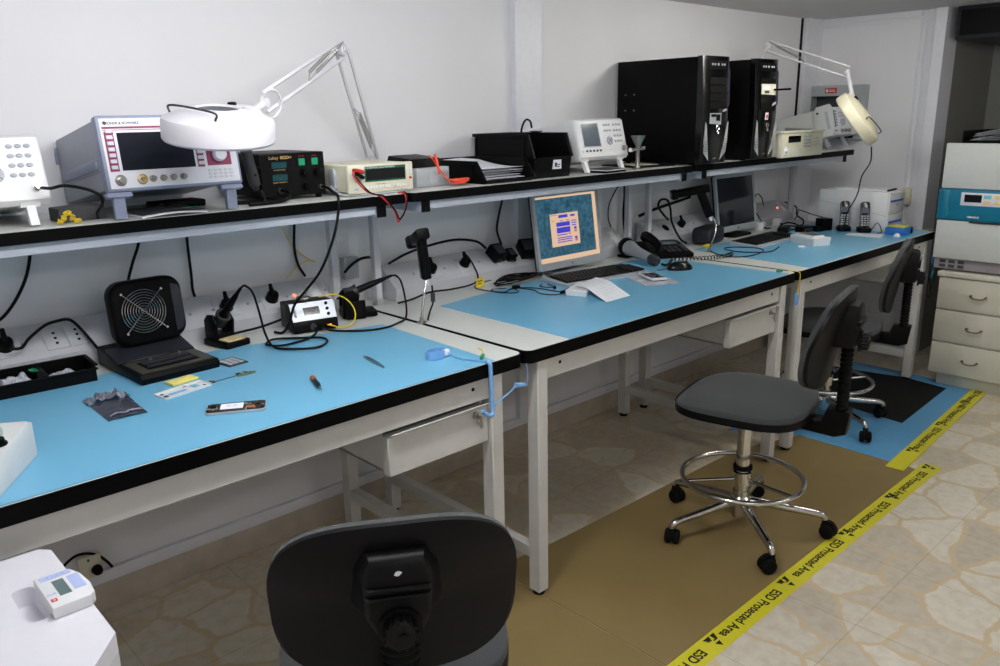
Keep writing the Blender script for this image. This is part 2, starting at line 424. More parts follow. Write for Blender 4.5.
shelf(-1.60, -.008, (-1.585, -.108), 'black edged shelf over the left workbench, holding the large purple panelled tester')
shelf(.012, 1.588, (.066, 1.515), 'black edged shelf over the middle workbench, holding the black storage bins')
shelf(1.602, 3.22, (1.672, 3.105), 'black edged shelf over the far workbench, holding the cream instrument')

# ---------------------------------------------------------------- power trunking
SL = math.atan2(.066, .082)     # slope of the face
def trunk(x0, x1, items, label):
    cx = (x0+x1)/2; t = thing('power_trunking', label, 'power trunking', (cx, -.09, TH), group='sloping socket trunkings at the back of the benches')
    P = [(.067,0),(.067,.118),(.045,.118),(-.045,.046),(-.04,.0)]
    MB().prism(P, x0-cx, x1-cx, 'x', .002, 1).obj('casing', M['steell'], t)
    n = Vector((0, -.072, .090)).normalized(); up = Vector((0, .090, .072)).normalized()
    rx = math.atan2(up.z, up.y)     # rotation about x taking +y to up
    def put(x, s): return (x-cx, -.045+.09*s, .046+.072*s)
    for kind, x in items:
        p = put(x, .5)
        if kind == 'sock':
            g = MB().at(p, (rx,0,0)).cbox((0,0,.0015), (.074,.074,.004), .0015).obj('socket_plate', M['steell'], t)
            MB().at(p, (rx,0,0)).cyl((0,0,.003), (0,0,.0042), .0215, n=24).obj('socket_well', M['blackm'], g)
        elif kind == 'dual':
            g = MB().at(p, (rx,0,0)).cbox((-.0285,0,.0015), (.055,.074,.004), .0015).cbox((.0285,0,.0015), (.055,.074,.004), .0015).obj('socket_plate', M['steell'], t)
            h = MB().at(p, (rx,0,0))
            for sx in (-.028, .028):
                for sy in (-.018, 0, .018): h.cyl((sx, sy, .003), (sx, sy, .0042), .0042, n=10)
            h.obj('socket_hole', M['blackm'], g)
        elif kind == 'screw':
            h = MB().at(p, (rx,0,0)).cyl((0,0,-.001), (0,0,.002), .004, n=10)
            h.obj('screw', M['nickel'], t)
        elif kind == 'led':
            MB().at(p, (rx,0,0)).ell((0,0,.001), (.006,.006,.004)).obj('pilot_light', M['redled'], t)
        elif kind == 'sw':
            g = MB().at(p, (rx,0,0)).cbox((0,0,.0015), (.036,.074,.004), .0015).obj('switch_plate', M['white'], t)
            MB().at(p, (rx+.08,0,0)).cbox((0,-.008,.004), (.022,.036,.006), .001).obj('rocker', M['white'], g)
    return t
trunk(-1.56, -.125, [('sock',-1.112),('screw',-1.071),('screw',-1.003),('dual',-.962),('screw',-.918),('screw',-.61),('screw',-.536),('sock',-.494),('screw',-.42),('screw',-.38),('sock',-.337),('screw',-.28),('led',-.253),('screw',-.21),('sw',-.175),('screw',-.135)], 'sloping grey socket trunking behind the fume extractor fan')
trunk(.135, 1.49, [('screw',.17),('screw',.25),('sock',.33),('screw',.40),('sock',.50),('screw',.58),('sock',.70),('screw',.80),('sock',.95),('led',1.29),('sw',1.44)], 'sloping grey socket trunking behind the lit monitor')
trunk(1.70, 3.075, [('screw',1.75),('sock',1.85),('sock',1.98),('screw',2.1),('sock',2.66),('led',2.985),('sw',3.04)], 'sloping grey socket trunking behind the dark monitor')
# ================================================================ shelf over the left bench
ZS = 1.252
M['casegrey'] = mat('blue_grey_case', srgb(160,164,176), 0.45, var=0.03)
M['casesteel'] = mat('steel_blue_frame', srgb(138,146,170), 0.4, var=0.03)
M['facew'] = mat('white_front_panel', srgb(226,226,234), 0.4, var=0.015)
M['mag'] = mat('magenta_print', srgb(140,38,84), 0.5, var=0.04)
M['key'] = mat('grey_key', srgb(176,180,188), 0.45, var=0.04)
M['keyw'] = mat('pale_key', srgb(214,214,222), 0.45, var=0.03)
M['brass'] = mat('brass', srgb(200,170,90), 0.3, 1.0)
M['print'] = mat('dark_print', srgb(60,62,70), 0.7)
M['ink'] = mat('black_ink', srgb(12,12,12), 0.8)
M['scr'] = mat('black_screen', srgb(30,32,40), 0.07, var=0.05, spec=.4)

# ---- large tester with purple panel
t = thing('signal_tester', 'large grey cased tester with purple striped front and wide black screen', 'test instrument', (-.715, -.012, 1.262), rot=(D2R(-8.6), 0, 0))
W, Hh, Dp = .352, .186, .385
MB().box(-W/2+.006, W/2-.006, -Dp+.02, 0, .008, Hh-.006, .004).box(-W/2+.004, W/2-.004, -Dp+.02, -.02, .055, .09, .002).obj('case', M['casegrey'], t)
MB().box(-W/2, W/2, -Dp-.004, -Dp+.03, 0, Hh, .007).obj('front_frame', M['casesteel'], t)
MB().box(-W/2-.003, -W/2+.02, -.012, .004, .115, Hh, .003).box(W/2-.02, W/2+.003, -.012, .004, .115, Hh, .003).obj('rear_bumper', M['casesteel'], t)
for s in (-1, 1):
    MB().box(s*(W/2-.003)-.004, s*(W/2-.003)+.004, -Dp+.05, -.03, .062, .084, .002).obj('handle_recess', M['casesteel'], t)
P = front(Dp+.004)
on(P).box(-W/2+.008, W/2-.008, .008, Hh-.008, 0, .002, .001, 1).obj('front_panel', M['facew'], t)
on(P).box(-W/2+.012, W/2-.012, Hh-.033, Hh-.028, .002, .0026).box(-W/2+.012, W/2-.012, Hh-.037, Hh-.0355, .002, .0026).box(-W/2+.014,-W/2+.036,.050,Hh-.040,.002,.0027).box(W/2-.118, W/2-.100, .050, Hh-.04, .002, .0027).box(W/2-.092, W/2-.026, .052, .104, .002, .0027).obj('purple_print', M['mag'], t)
on(P).box(-W/2+.040, W/2-.122, .048, Hh-.040, .002, .0032).obj('screen_bezel', M['facew'], t)
on(P).box(-W/2+.043, W/2-.125, .051, Hh-.043, .003, .0038).obj('screen', M['scr'], t)
kk = [(-W/2+.025, .060+.0145*i, .0025) for i in range(7)] + [(W/2-.109, .060+.0145*i, .0025) for i in range(7)]
keys(P, 'soft_key', t, M['keyw'], kk, lambda b: b.box(-.0075,.0075,-.0045,.0045,0,.004,.0008,1))
keys(P, 'rotary_knob', t, M['facew'], [(W/2-.058,.079,.0025)], lambda b: b.cyl((0,0,0),(0,0,.016),.0185,.0165,n=26,bev=.002))
keys(P, 'key', t, M['keyw'], [(W/2-.088+.0145*i, .022+.009*j, .002) for i in range(5) for j in range(3)], lambda b: b.box(-.005,.005,-.0028,.0028,0,.002,.0006,1))
def bnc(b): b.cyl((0,0,0),(0,0,.003),.0085,n=18); b.cyl((0,0,.003),(0,0,.012),.0052,n=14); b.cyl((0,0,.012),(0,0,.014),.0058,n=14)
keys(P, 'connector', t, M['nickel'], [(-W/2+.086+.026*i, .028, .002) for i in range(1,5)], bnc)
keys(P, 'large_connector', t, M['nickel'], [(-W/2+.034,.028,.002)], lambda b: (b.torus((0,0,.001),.013,.0012), b.cyl((0,0,0),(0,0,.004),.0115,n=20), b.cyl((0,0,.004),(0,0,.016),.0075,n=16)))
keys(P, 'ringed_connector', t, M['brass'], [(-W/2+.086,.028,.002)], lambda b: (b.torus((0,0,.0012),.0115,.0018), b.cyl((0,0,0),(0,0,.012),.0056,n=14)))
on(P, -W/2+.020, Hh-.019, .002).raw([(-.006,0,0),(0,-.006,0),(.006,0,0),(0,.006,0),(-.003,0,.0004),(0,-.003,.0004),(.003,0,.0004),(0,.003,.0004)],[(0,1,2,3),(4,5,6,7)]).obj('maker_mark', M['print'], t)
ptext(P, 'maker_name', 'ROHDE & SCHWARZ', .0085, M['print'], t, -W/2+.062, Hh-.020, .0022, bold=.0002)
ptext(P, 'model_line', 'RADIO COMMUNICATION TESTER', .0062, M['key'], t, .028, Hh-.020, .0022)
for x in (-.165, .125):     # front legs, splayed forward to the shelf
    q = MB(); q.prism([(-Dp+.020,-.001),(-Dp-.012,-.001),(-Dp-.018,-.012),(-Dp+.004,-.016)], x-.018, x+.042, 'x', .002, 1)
    q.prism([(-Dp-.010,-.012),(-Dp+.010,-.012),(-Dp+.012,-.064),(-Dp-.002,-.0655)], x-.004, x+.024, 'x', .001, 1)
    q.obj('leg', M['casesteel'], t)

# ---- white tester at the left edge, and its twin on the next shelf
def white_tester(label, loc, keyfn):
    t = thing('radio_tester', label, 'test instrument', loc, rot=(D2R(-8), 0, 0), group='white testers with round keys')
    W, Hh, Dp = .304, .165, .33
    MB().prism([(0,0),(-Dp+.012,0),(-Dp,.012),(-Dp+.018,Hh-.008),(-Dp+.03,Hh),(-.02,Hh-.012),(0,Hh-.03)], -W/2, W/2, 'x', .007, 3).obj('case', M['white'], t)
    P = front(Dp-.0006, math.atan2(.018, Hh-.02), .012)
    on(P).box(-W/2+.028, -W/2+.142, .036, .140, -.002, .0012, .001, 1).obj('screen_frame', M['silver'], t)
    on(P).box(-W/2+.036, -W/2+.136, .042, .134, 0, .0018).obj('screen', M['lcdg'], t)
    keys(P, 'soft_key', t, M['dark'], [(-W/2+.046+.021*i, .024, 0) for i in range(5)], lambda b: b.box(-.0055,.0055,-.004,.004,0,.003,.001,1))
    keys(P, 'power_key', t, M['keyw'], [(-W/2+.024,.024,0)], lambda b: b.cyl((0,0,0),(0,0,.003),.005,n=14))
    rk = lambda b: b.lathe([(.0068,0),(.0066,.002),(.0045,.0034),(0,.0036)], 16)
    pts = [(W/2-.066+.0185*i - .0012*j, .126-.0225*j, 0) for j in range(4) for i in range(3)]
    keys(P, 'round_key', t, M['key'], pts, lambda b: (setattr(b, 'M', Matrix.Diagonal((1.15,.78,1,1))), rk(b)))
    keys(P, 'function_key', t, M['silver'], [(-W/2+.178+.0155*i, .126-.0225*j, 0) for j in range(2) for i in range(3)], lambda b: (setattr(b, 'M', Matrix.Diagonal((1,.75,1,1))), rk(b)))
    keys(P, 'cursor_pad', t, M['key'], [(-W/2+.198,.062,0)], lambda b: (b.lathe([(.0185,0),(.0180,.003),(.0165,.0042),(.008,.0042),(.0075,.003),(0,.003)], 26)))
    on(P, -W/2+.198, .062, .0032, PI/4).box(-.0165,.0165,-.0007,.0007,.0012,.0016).box(-.0007,.0007,-.0165,.0165,.0012,.0016).obj('pad_groove', M['print'], t)
    keys(P, 'rf_connector', t, M['nickel'], [(W/2-.026,.028,0)], lambda b: (b.cyl((0,0,0),(0,0,.004),.011,n=6), b.cyl((0,0,.004),(0,0,.016),.0075,n=18)))
    for x in (-.115, .105):
        q = MB(); q.prism([(-Dp+.010,.004),(-Dp+.028,.004),(-Dp+.010,-.050),(-Dp-.004,-.048)], x-.010, x+.010, 'x', .001, 1)
        q.prism([(-Dp+.006,.006),(-Dp+.045,.006),(-Dp+.04,-.005),(-Dp+.010,-.005)], x-.022, x+.022, 'x', .001, 1)
        q.obj('leg', M['white'], t)
    for x in (-.11, .11): MB().cyl((x,-.03,-.001),(x,-.03,.006),.010).obj('rear_foot', M['rub'], t)
    return t
tl = white_tester('white tester with round grey keys, cut off by the left edge', (-1.158, -.030, 1.2580), None)
white_tester('white tester with round keys and square grey screen, beside the black computer', (1.045, -.032, 1.2580), None)
cable('test_lead', [(-1.030,-.372,1.342),(-1.026,-.392,1.342),(-1.016,-.400,1.3415),(-.985,-.392,1.345),(-.945,-.412,1.335),(-.918,-.418,1.318),(-.910,-.40,1.296),(-.912,-.36,1.272),(-.905,-.335,1.2565)], .0038, 'black test lead curving from the left white tester towards the large tester')

# ---- foam box and yellow chain
b = MB().prism([(-.058,-.040),(-.046,-.052),(.055,-.036),(.062,.045),(-.05,.035)], 0, .034, 'z', .003)
tag(b.obj('foam_block', mat('charcoal_foam', srgb(74,74,78), .9, var=.12, scale=260, bump=.4), loc=(-.940,-.285,ZS), rot=(0,0,D2R(8))), 'charcoal foam block in front of the large tester, near a yellow chain', 'foam block')
b = MB()
rnd = random.Random(3)
pts = []
for i in range(26):
    a = i*.9; h = max(.002, .024*math.exp(-((i-13)/6.0)**2))
    pts.append((-.024+.0019*i+.005*math.cos(a*2), -.008*math.sin(a)+rnd.uniform(-.004,.004), h+rnd.uniform(0,.003)))
for p, q in zip(pts, pts[1:]):
    c = (Vector(p)+Vector(q))/2
    b.torus(c, .0042, .0013, (rnd.uniform(-1,1), rnd.uniform(-1,1), rnd.uniform(.2,1)), 12, 5)
tag(b.obj('key_chain', M['yel'], loc=(-.985,-.376,ZS+.003)), 'small yellow plastic chain heaped before the charcoal foam block', 'chain')

# ---- booklet and dark adapter under the large tester
b = MB(); b.grid(lambda u, v: (-.082+.165*u, -.077+.15*v, .0062+.0075*math.sin(PI*u)*(1-v)+.003*v), 10, 4, .002)
t = thing('booklet', 'dark covered booklet lying under the large tester', 'booklet', (-.745,-.335,ZS+.004), D2R(2))
b.obj('cover', M['dark'], t)
b = MB(); b.grid(lambda u, v: (-.085+.170*u, -.083+.158*v, .0015+.0055*math.sin(PI*u)*(1-v)), 10, 4, .0045); b.obj('pages', M['paper'], t)
MB().box(.03,.075,-.06,-.045,.0112,.0122).obj('teal_print', M['green'], t)
b = MB().box(-.07,.07,-.04,.04,.0,.020,.005); b.cyl((-.05,-.038,.011),(-.05,-.058,.010),.006)
tag(b.obj('power_adapter', M['black'], loc=(-.655,-.205,ZS+.0002), rot=(0,0,.1)), 'black power adapter in the shadow under the large tester', 'power adapter')

# ---- hot air rework station
t = thing('hot_air_station', 'black hot air station with two green switches and dark displays', 'rework station', (-.335, -.05, ZS))
W, Hh, Dp = .213, .138, .255
MB().box(-W/2, W/2, -Dp, 0, .012, Hh, .003).obj('case', M['black'], t)
for x in (-.09, .09):
    for y in (-Dp+.02, -.02): MB().cyl((x,y,0),(x,y,.0125),.010,.009,n=12).obj('foot', M['rub'], t)
for i in range(6): MB().box(-W/2-.001, -W/2+.001, -.20+.02*i, -.192+.02*i, .04, .11).obj('side_vent', M['rub'], t)
P = front(Dp, 0, .012)
on(P).box(-W/2+.003, W/2-.003, .003, Hh-.016, 0, .0012).obj('front_panel', M['blackm'], t)
M['teal'] = mat('teal_display', srgb(12,62,70), 0.15, var=.1)
keys(P, 'display', t, M['teal'], [(-.046,.092,.001),(-.046,.056,.001)], lambda b: b.box(-.024,.024,-.009,.009,0,.001))
keys(P, 'power_switch', t, M['green'], [(.028,.098,.001),(.072,.098,.001)], lambda b: (b.box(-.0105,.0105,-.0105,.0105,0,.003,.001,1), b.box(-.004,.004,.0005,.002,.003,.0038)))
keys(P, 'knob', t, M['black'], [(.032,.067,.001),(.074,.067,.001),(.034,.027,.001)], lambda b: (b.cyl((0,0,0),(0,0,.004),.012,n=20), b.cyl((0,0,.004),(0,0,.016),.0085,.0075,n=20), b.box(-.0008,.0008,0,.008,.016,.0168)))
M['gold'] = mat('gold_print', srgb(190,160,90), .5)
ptext(P, 'maker_name', 'Lukey', .013, M['gold'], t, -.062, .113, .0014)
ptext(P, 'model_name', '852D+', .012, M['gold'], t, -.022, .113, .0014, bold=.0003, sx=1.1)
ptext(P, 'display_caption', 'AIR TEMPERATURE', .0045, M['gold'], t, -.046, .078, .0014)
ptext(P, 'display_caption', 'SOLDER TEMPERATURE', .0045, M['gold'], t, -.046, .042, .0014)
ptext(P, 'switch_caption', 'HOT AIR', .0045, M['red'], t, .028, .115, .0014)
ptext(P, 'switch_caption', 'SOLDER', .0045, M['red'], t, .072, .115, .0014)
q = on(P).cyl((-.050,.018,0),(-.050,.018,.010),.009,n=14); q.obj('hose_port', M['dark'], t)
q = on(P).cyl((.082,.022,0),(.082,.022,.014),.0062,n=12); q.obj('iron_socket', M['nickel'], t)
# holder bracket on the left side with the hot air handle resting in it
MB().box(-W/2-.016, -W/2, -Dp-.016, -Dp+.034, .098, .103, .001).obj('handle_bracket', M['black'], t)
h = thing('hot_air_gun', 'black hot air gun handle hanging left of the black station', 'hot air handle', (-.486, -.327, 1.385))
q = MB(); q.M = Matrix.Rotation(D2R(-14), 4, 'Y') @ Matrix.Rotation(D2R(8), 4, 'X')
q.lathe([(0,-.098),(.0075,-.098),(.010,-.088),(.0155,-.083),(.017,-.06),(.015,-.02),(.0145,.0),(.0165,.008),(.0165,.02),(0,.021)][::1], 20)
q.obj('grip', M['dark'], h)
q = MB(); q.M = Matrix.Rotation(D2R(-14), 4, 'Y') @ Matrix.Rotation(D2R(8), 4, 'X')
q.cyl((0,-.0165,-.05),(0,-.0185,-.05),.0035,n=10); q.obj('button', M['rub'], h)
q = MB(); q.tube([(.024,-.008,-.094),(.030,-.012,-.112),(.028,-.018,-.125),(.010,-.0,-.126),(-.02,.02,-.1265),(-.06,.03,-.1265)], .0062, 10); q.obj('hose', M['cable'], h)
cable('hot_air_hose', [(-.385,-.318,1.284),(-.378,-.342,1.280),(-.385,-.355,1.268),(-.41,-.365,1.2605),(-.46,-.375,1.259),(-.52,-.378,1.259)], .0062, 'thick black hose looping from the front of the hot air station', cat='hose')
cable('iron_lead', [(-.253,-.3225,1.286),(-.252,-.350,1.284),(-.255,-.385,1.274),(-.268,-.434,1.262),(-.278,-.442,1.21),(-.300,-.44,1.14),(-.330,-.41,1.05),(-.350,-.35,.985),(-.362,-.29,.93),(-.374,-.268,.87),(-.386,-.245,.8385),(-.40,-.215,.8365)], .0042, 'long black soldering iron lead dropping from the hot air station to the blue mat')
# ================================================================ right end of the left shelf
M['mmc'] = mat('beige_instrument', srgb(216,212,190), 0.45, var=0.02)
M['dkgreen'] = mat('dark_green_print', srgb(12,88,66), 0.4, var=.05)
t = thing('bench_multimeter', 'beige bench multimeter with green framed display and red test leads', 'multimeter', (-.077, -.125, ZS))
W, Hh, Dp = .246, .094, .262
MB().box(-W/2+.004, W/2-.004, -Dp+.012, 0, .012, Hh, .004).obj('case', M['mmc'], t)
MB().box(-W/2, W/2, -Dp, -Dp+.016, .008, Hh+.002, .005).obj('front_bezel', M['mmc'], t)
for x, n in ((-.07,1),(.07,1)):
    for y in (-Dp+.06, -.03): MB().cyl((x,y,0),(x,y,.013),.012,.010).obj('foot', M['silver'], t)
for s in (-1, 1):
    q = MB(); q.M = Matrix.Translation((s*(W/2+.001), -Dp+.085, .048))
    q.prism(rrect(-.018,.018,-.036,.036,.016,5), -.006, .006, 'x', .002); q.obj('handle_pivot', M['silver'], t)
q = MB(); q.tube([(-W/2-.010,-Dp+.085,.030),(-W/2-.010,-Dp+.04,.010),(-W/2+.02,-Dp+.012,.0045),(0,-Dp+.008,.0045),(W/2-.02,-Dp+.012,.0045),(W/2+.010,-Dp+.04,.010),(W/2+.010,-Dp+.085,.030)], .0042, 8); q.obj('carry_handle', M['silver'], t)
P = front(Dp, 0, 0)
on(P).box(-.062, .092, .042, .088, 0, .0012).obj('display_frame', M['dkgreen'], t)
on(P).box(-.058, .088, .047, .080, .001, .0018).obj('display', M['lcd'], t)
ptext(P, 'front_caption', '5 1/2 DIGIT DUAL DISPLAY MULTIMETER', .0062, M['paper'], t, -.005, .0838, .0014)
keys(P, 'range_key', t, M['white'], [(-.055+.0115*i, .025, 0) for i in range(8)] + [(.045+.0115*i, .025, 0) for i in range(5)], lambda b: b.box(-.0038,.0038,-.004,.004,0,.003,.0008,1))
ptext(P, 'key_caption', 'V  V  A  A  R  dB  Hz', .0045, M['print'], t, -.005, .034, .0006)
keys(P, 'side_key', t, M['white'], [(.100+.0115*i, .062+.011*j, 0) for i in range(2) for j in range(2)], lambda b: b.box(-.004,.004,-.0032,.0032,0,.003,.0008,1))
keys(P, 'power_button', t, M['red'], [(.110,.046,0)], lambda b: b.cyl((0,0,0),(0,0,.004),.0042,n=14))
keys(P, 'input_jack', t, M['black'], [(-.078,.074,0),(-.078,.058,0)], lambda b: b.cyl((0,0,0),(0,0,.004),.0045,n=14))
on(P, -.095, .022).box(-.006,.006,-.002,.002,0,.0006).obj('blue_mark', M['ltblue'], t)
# test leads plugged in (hang over the shelf edge)
t = thing('test_leads', 'red and black test lead pair hanging from the beige multimeter over the shelf edge', 'test leads', (-.12,-.40,ZS))
o = (-.12,-.40,ZS)
R_ = lambda pts: [tuple(a-b for a, b in zip(p, o)) for p in pts]
MB().tube(R_([(-.155,-.3940,1.326),(-.160,-.408,1.327),(-.188,-.412,1.333),(-.196,-.413,1.333)]), .0062, 10).obj('red_plug', M['red'], t)
MB().tube(R_([(-.155,-.3940,1.310),(-.160,-.408,1.311),(-.184,-.414,1.322),(-.190,-.415,1.325)]), .0058, 10).obj('black_plug', M['black'], t)
MB().tube(R_([(-.193,-.413,1.333),(-.202,-.420,1.322),(-.190,-.428,1.296),(-.164,-.432,1.270),(-.132,-.434,1.2580),(-.118,-.441,1.250),(-.10,-.444,1.232),(-.080,-.446,1.21),(-.070,-.446,1.185),(-.066,-.446,1.170),(-.058,-.446,1.176),(-.042,-.446,1.192),(-.030,-.445,1.218),(-.027,-.440,1.246),(-.028,-.424,1.2565),(-.030,-.405,1.2555)]), .0026, 8).obj('red_lead', M['red'], t)
MB().tube(R_([(-.189,-.415,1.325),(-.196,-.424,1.316),(-.180,-.434,1.29),(-.152,-.440,1.263),(-.112,-.4445,1.2535),(-.094,-.4485,1.228),(-.076,-.451,1.204),(-.064,-.451,1.178),(-.056,-.4505,1.182),(-.036,-.450,1.208),(-.026,-.445,1.240),(-.022,-.431,1.2570),(-.018,-.405,1.2550)]), .0022, 8).obj('black_lead', M['black'], t)

t = thing('paper_box', 'small grey cardboard box under a black adapter, right of the multimeter', 'box', (.190,-.20,ZS+.001), D2R(4))
MB().box(-.076,.076,-.10,.08,0,.064,.002).obj('body', M['silver'], t)
MB().box(-.02,.02,-.1016,-.1,.012,.05).obj('flap_mark', M['key'], t)
t = thing('docking_adapter', 'black slanted adapter lying on top of the small grey box', 'adapter', (.178,-.215,ZS+.065), D2R(6))
q = MB(); q.prism([(-.07,0),(.058,0),(.062,.018),(.05,.040),(-.064,.030)], -.070, .066, 'x', .004); q.obj('body', M['black'], t)
MB().box(.0665,.070,-.06,.04,.012,.018).obj('socket_slot', M['dark'], t)
t = thing('orange_probe', 'orange test probe and lead bundle heaped beside the grey box', 'test probe', (.29,-.34,ZS))
q = MB(); rn = random.Random(5)
pts = []
for i in range(46):
    a = i*1.35; pts.append((-.01+.045*math.cos(a)*(.55+.45*math.sin(i*.4)), .022*math.sin(a), .006+.014*abs(math.sin(i*.31))+rn.uniform(0,.003)))
pts += [(-.05,-.01,.012),(-.066,.0,.03),(-.082,.02,.06),(-.090,.035,.085),(-.096,.045,.100),(-.102,.05,.105)]
q.tube(pts, .0024, 7, 5); q.obj('lead', M['orange'], t)
MB().cyl((-.098,-.002,.045),(-.104,.012,.110),.0042,.005,n=12).obj('probe_body', M['orange'], t)

# ---- hand drawn magnifier lamps
M['lampw'] = mat('lamp_enamel', srgb(206,203,209), 0.3, var=0.01)
M['lampc'] = mat('aged_lamp_enamel', srgb(206,201,176), 0.4, var=0.03)
M['glass'] = mat('lens_glass', srgb(190,205,205), 0.05, trans=.9, var=0.01)
def helix(b, p, q, R, r, turns):
    p, q = Vector(p), Vector(q); ax = (q-p); u = ax.orthogonal().normalized(); w = ax.normalized().cross(u)
    n = turns*8
    b.tube([p+ax*(i/n)+(u*math.cos(i*PI/4)+w*math.sin(i*PI/4))*R for i in range(n+1)], r, 4, smooth=False)
def magnifier(label, base, elbow, E, hc, axis, R, mh, group, clampz, loop=False):
    base, elbow, E, hc, axis = map(Vector, (base, elbow, E, hc, axis)); axis.normalize()
    o = Vector((base.x, base.y, clampz)); t = thing('magnifier_lamp', label, 'magnifier lamp', o, group=group)
    base, elbow, E, hc = base-o, elbow-o, E-o, hc-o
    q = MB().lathe([(0,0),(.034,0),(.034,.010),(.018,.016),(.014,.05),(.014,base.z-.01),(0,base.z-.008)], 20); q.obj('post_base', M['lampw'], t)
    def arm(a, b, nm, flat=False):
        d = (b-a).normalized(); side = d.cross(Vector((0,0,1))).normalized(); n = d.cross(side).normalized()*.024
        if flat: side, n = n.normalized(), side*.019
        for s in (-1, 1):
            q = MB(); q.tube([a+n*s, b+n*s], .0055, 4, smooth=False); q.obj(nm, M['lampw'], t, smooth=0)
        for s in (-1, 1):
            q = MB(); p0 = a.lerp(b, .12)+side*.011*s-n*.5; p1 = a.lerp(b, .42)+side*.011*s+n*.2
            helix(q, p0, p1, .0042, .0013, 20); q.tube([a+side*.011*s-n, p0], .0013, 5, smooth=False); q.tube([p1, a.lerp(b,.5)+n*.9], .0013, 5, smooth=False)
            q.obj('spring', M['nickel'], t)
        return side, n
    sd, n1 = arm(base+(elbow-base)*.06, elbow, 'lower_arm', True); sd2, n2 = arm(elbow, E, 'upper_arm')
    q = MB(); q.cyl(base-sd*.014, base+sd*.014, .020, n=18); q.obj('base_joint', M['lampw'], t)
    q = MB(); q.cyl(elbow-sd2*.010, elbow+sd2*.010, .019, n=20, bev=.002); q.cyl(elbow-sd2*.015, elbow+sd2*.015, .007, n=12); q.obj('elbow_joint', M['lampw'], t)
    dirh = (E-hc); dirh -= axis*dirh.dot(axis); dirh.normalize()
    q = MB(); q.cyl(E-sd2*.008, E+sd2*.008, .012, n=16); q.tube([E, E.lerp(hc+dirh*(R*.75)+axis*.036, .5)-axis*.004+Vector((0,0,-.004)), hc+dirh*(R*.78)+axis*.028], .010, 10); q.obj('neck_joint', M['lampw'], t)
    # head
    yx = axis.cross(dirh); B = Matrix((dirh, yx, axis)).transposed().to_4x4(); B.translation = hc
    q = MB(); q.M = B
    q.lathe([(.068,-.024),(R-.004,-.027),(R,-.022),(R,.018),(R-.004,.025),(R-.03,.037),(.080,.046),(.050,.050),(.045,.046),(.0665,.03),(.068,-.024)], 48)
    h = q.obj('lamp_head', mh, t, smooth=35)
    q = MB(); q.M = B; q.lathe([(0,.004),(.04,.003),(.067,0),(.067,.006),(.04,.011),(0,.013)], 32); q.obj('lens', M['glass'], h)
    q = MB(); q.M = B @ Matrix.Translation((R*.72,0,.026)); q.ell((0,0,0),(R*.34,.045,.022), 20, 10); q.obj('neck_housing', mh, h)
    q = MB(); q.M = B @ Matrix.Rotation(PI*.98, 4, 'Z')
    q.tube([(R*.62,-.07,.036),(R*.62,-.07,.052),(R*.64,0,.056),(R*.62,.07,.052),(R*.62,.07,.036)], .0026, 7); q.obj('wire_handle', M['dark'], h)
    q = MB(); q.M = B; q.box(R*.55,R*.70,.02,.035,.040,.052,.003); q.obj('switch', M['black'], h)
    q = MB(); q.M = B; q.cyl((R*.35,-.035,.04),(R*.35,-.035,.05),.005); q.obj('head_screw', M['nickel'], h)
    if loop:
        q = MB(); c = E.lerp(elbow,.06); q.torus(c+Vector((0,0,-.012)), .036, .0032, (sd2+Vector((.25,.1,.2))), 28, 7); q.obj('cord_loop', M['lampw'], t)
    return t
magnifier('white ring magnifier lamp on a jointed arm, its head before the large tester', (.130,-.045,1.33), (-.135,-.30,1.685), (-.536,-.554,1.527), (-.691,-.614,1.467), (-.02,-.17,.97), .129, M['lampw'], None, ZS, True)
# ================================================================ left bench top
ZB = TH+.002
# ---- two-compartment parts tray
t = thing('parts_tray', 'black two-compartment parts tray holding plastic bags, left of the fume extractor', 'parts tray', (-1.07,-.238,ZB), D2R(-3))
W, D, Hh = .235, .118, .045
q = MB()
q.box(-W/2,W/2,-D/2,D/2,0,.003)
q.box(-W/2,W/2,-D/2,-D/2+.003,0,Hh*.8,.001,1).box(-W/2,W/2,D/2-.003,D/2,0,Hh,.001,1)
q.box(-W/2,-W/2+.003,-D/2,D/2,0,Hh,.001,1).box(W/2-.003,W/2,-D/2,D/2,0,Hh,.001,1)
q.box(-W/2-.004,W/2+.004,-D/2-.004,-D/2+.002,Hh*.8-.006,Hh*.8,.001,1).box(-W/2-.004,W/2+.004,D/2-.002,D/2+.006,Hh-.005,Hh,.001,1).box(W/2-.002,W/2+.006,-D/2,D/2,Hh-.005,Hh,.001,1)
q.obj('tray', M['black'], t)
MB().box(-.010,.008,-D/2+.003,D/2-.003,.003,Hh*.86,.002).obj('divider', M['black'], t)
M['bag'] = mat('clear_plastic_bag', srgb(210,214,224), 0.12, var=0.05, alpha=.75, bump=.4, bscale=60)
def crumple(nm, par, m, loc, sx, sy, h, seed, label=None, top=None):
    b = MB()
    def f(u, v):
        e = min(u,1-u,v,1-v)*5; e = min(1, e)
        n = noise.noise(Vector((u*4+seed, v*4, seed*1.7)))*.5+.5; n2 = noise.noise(Vector((u*11+seed, v*11, seed)))*.3
        return ((u-.5)*sx*(1+.1*n2), (v-.5)*sy*(1+.1*n2), .002+h*e*(n+n2*.6+.1))
    b.grid(f, 18, 14, .0012); o = b.obj(nm, m, par, loc, smooth=0)
    if top: tag(o, *top)
    return o
crumple('component_bag', None, M['bag'], (-1.133,-.235,ZB+.006), .090, .088, .036, 2.3, top=('crumpled clear plastic bag of parts in the left half of the parts tray', 'plastic bag'))
crumple('component_bag', None, M['bag'], (-1.018,-.238,ZB+.009), .068, .070, .018, 5.1, top=('flat crumpled plastic bag in the right half of the parts tray', 'plastic bag'))
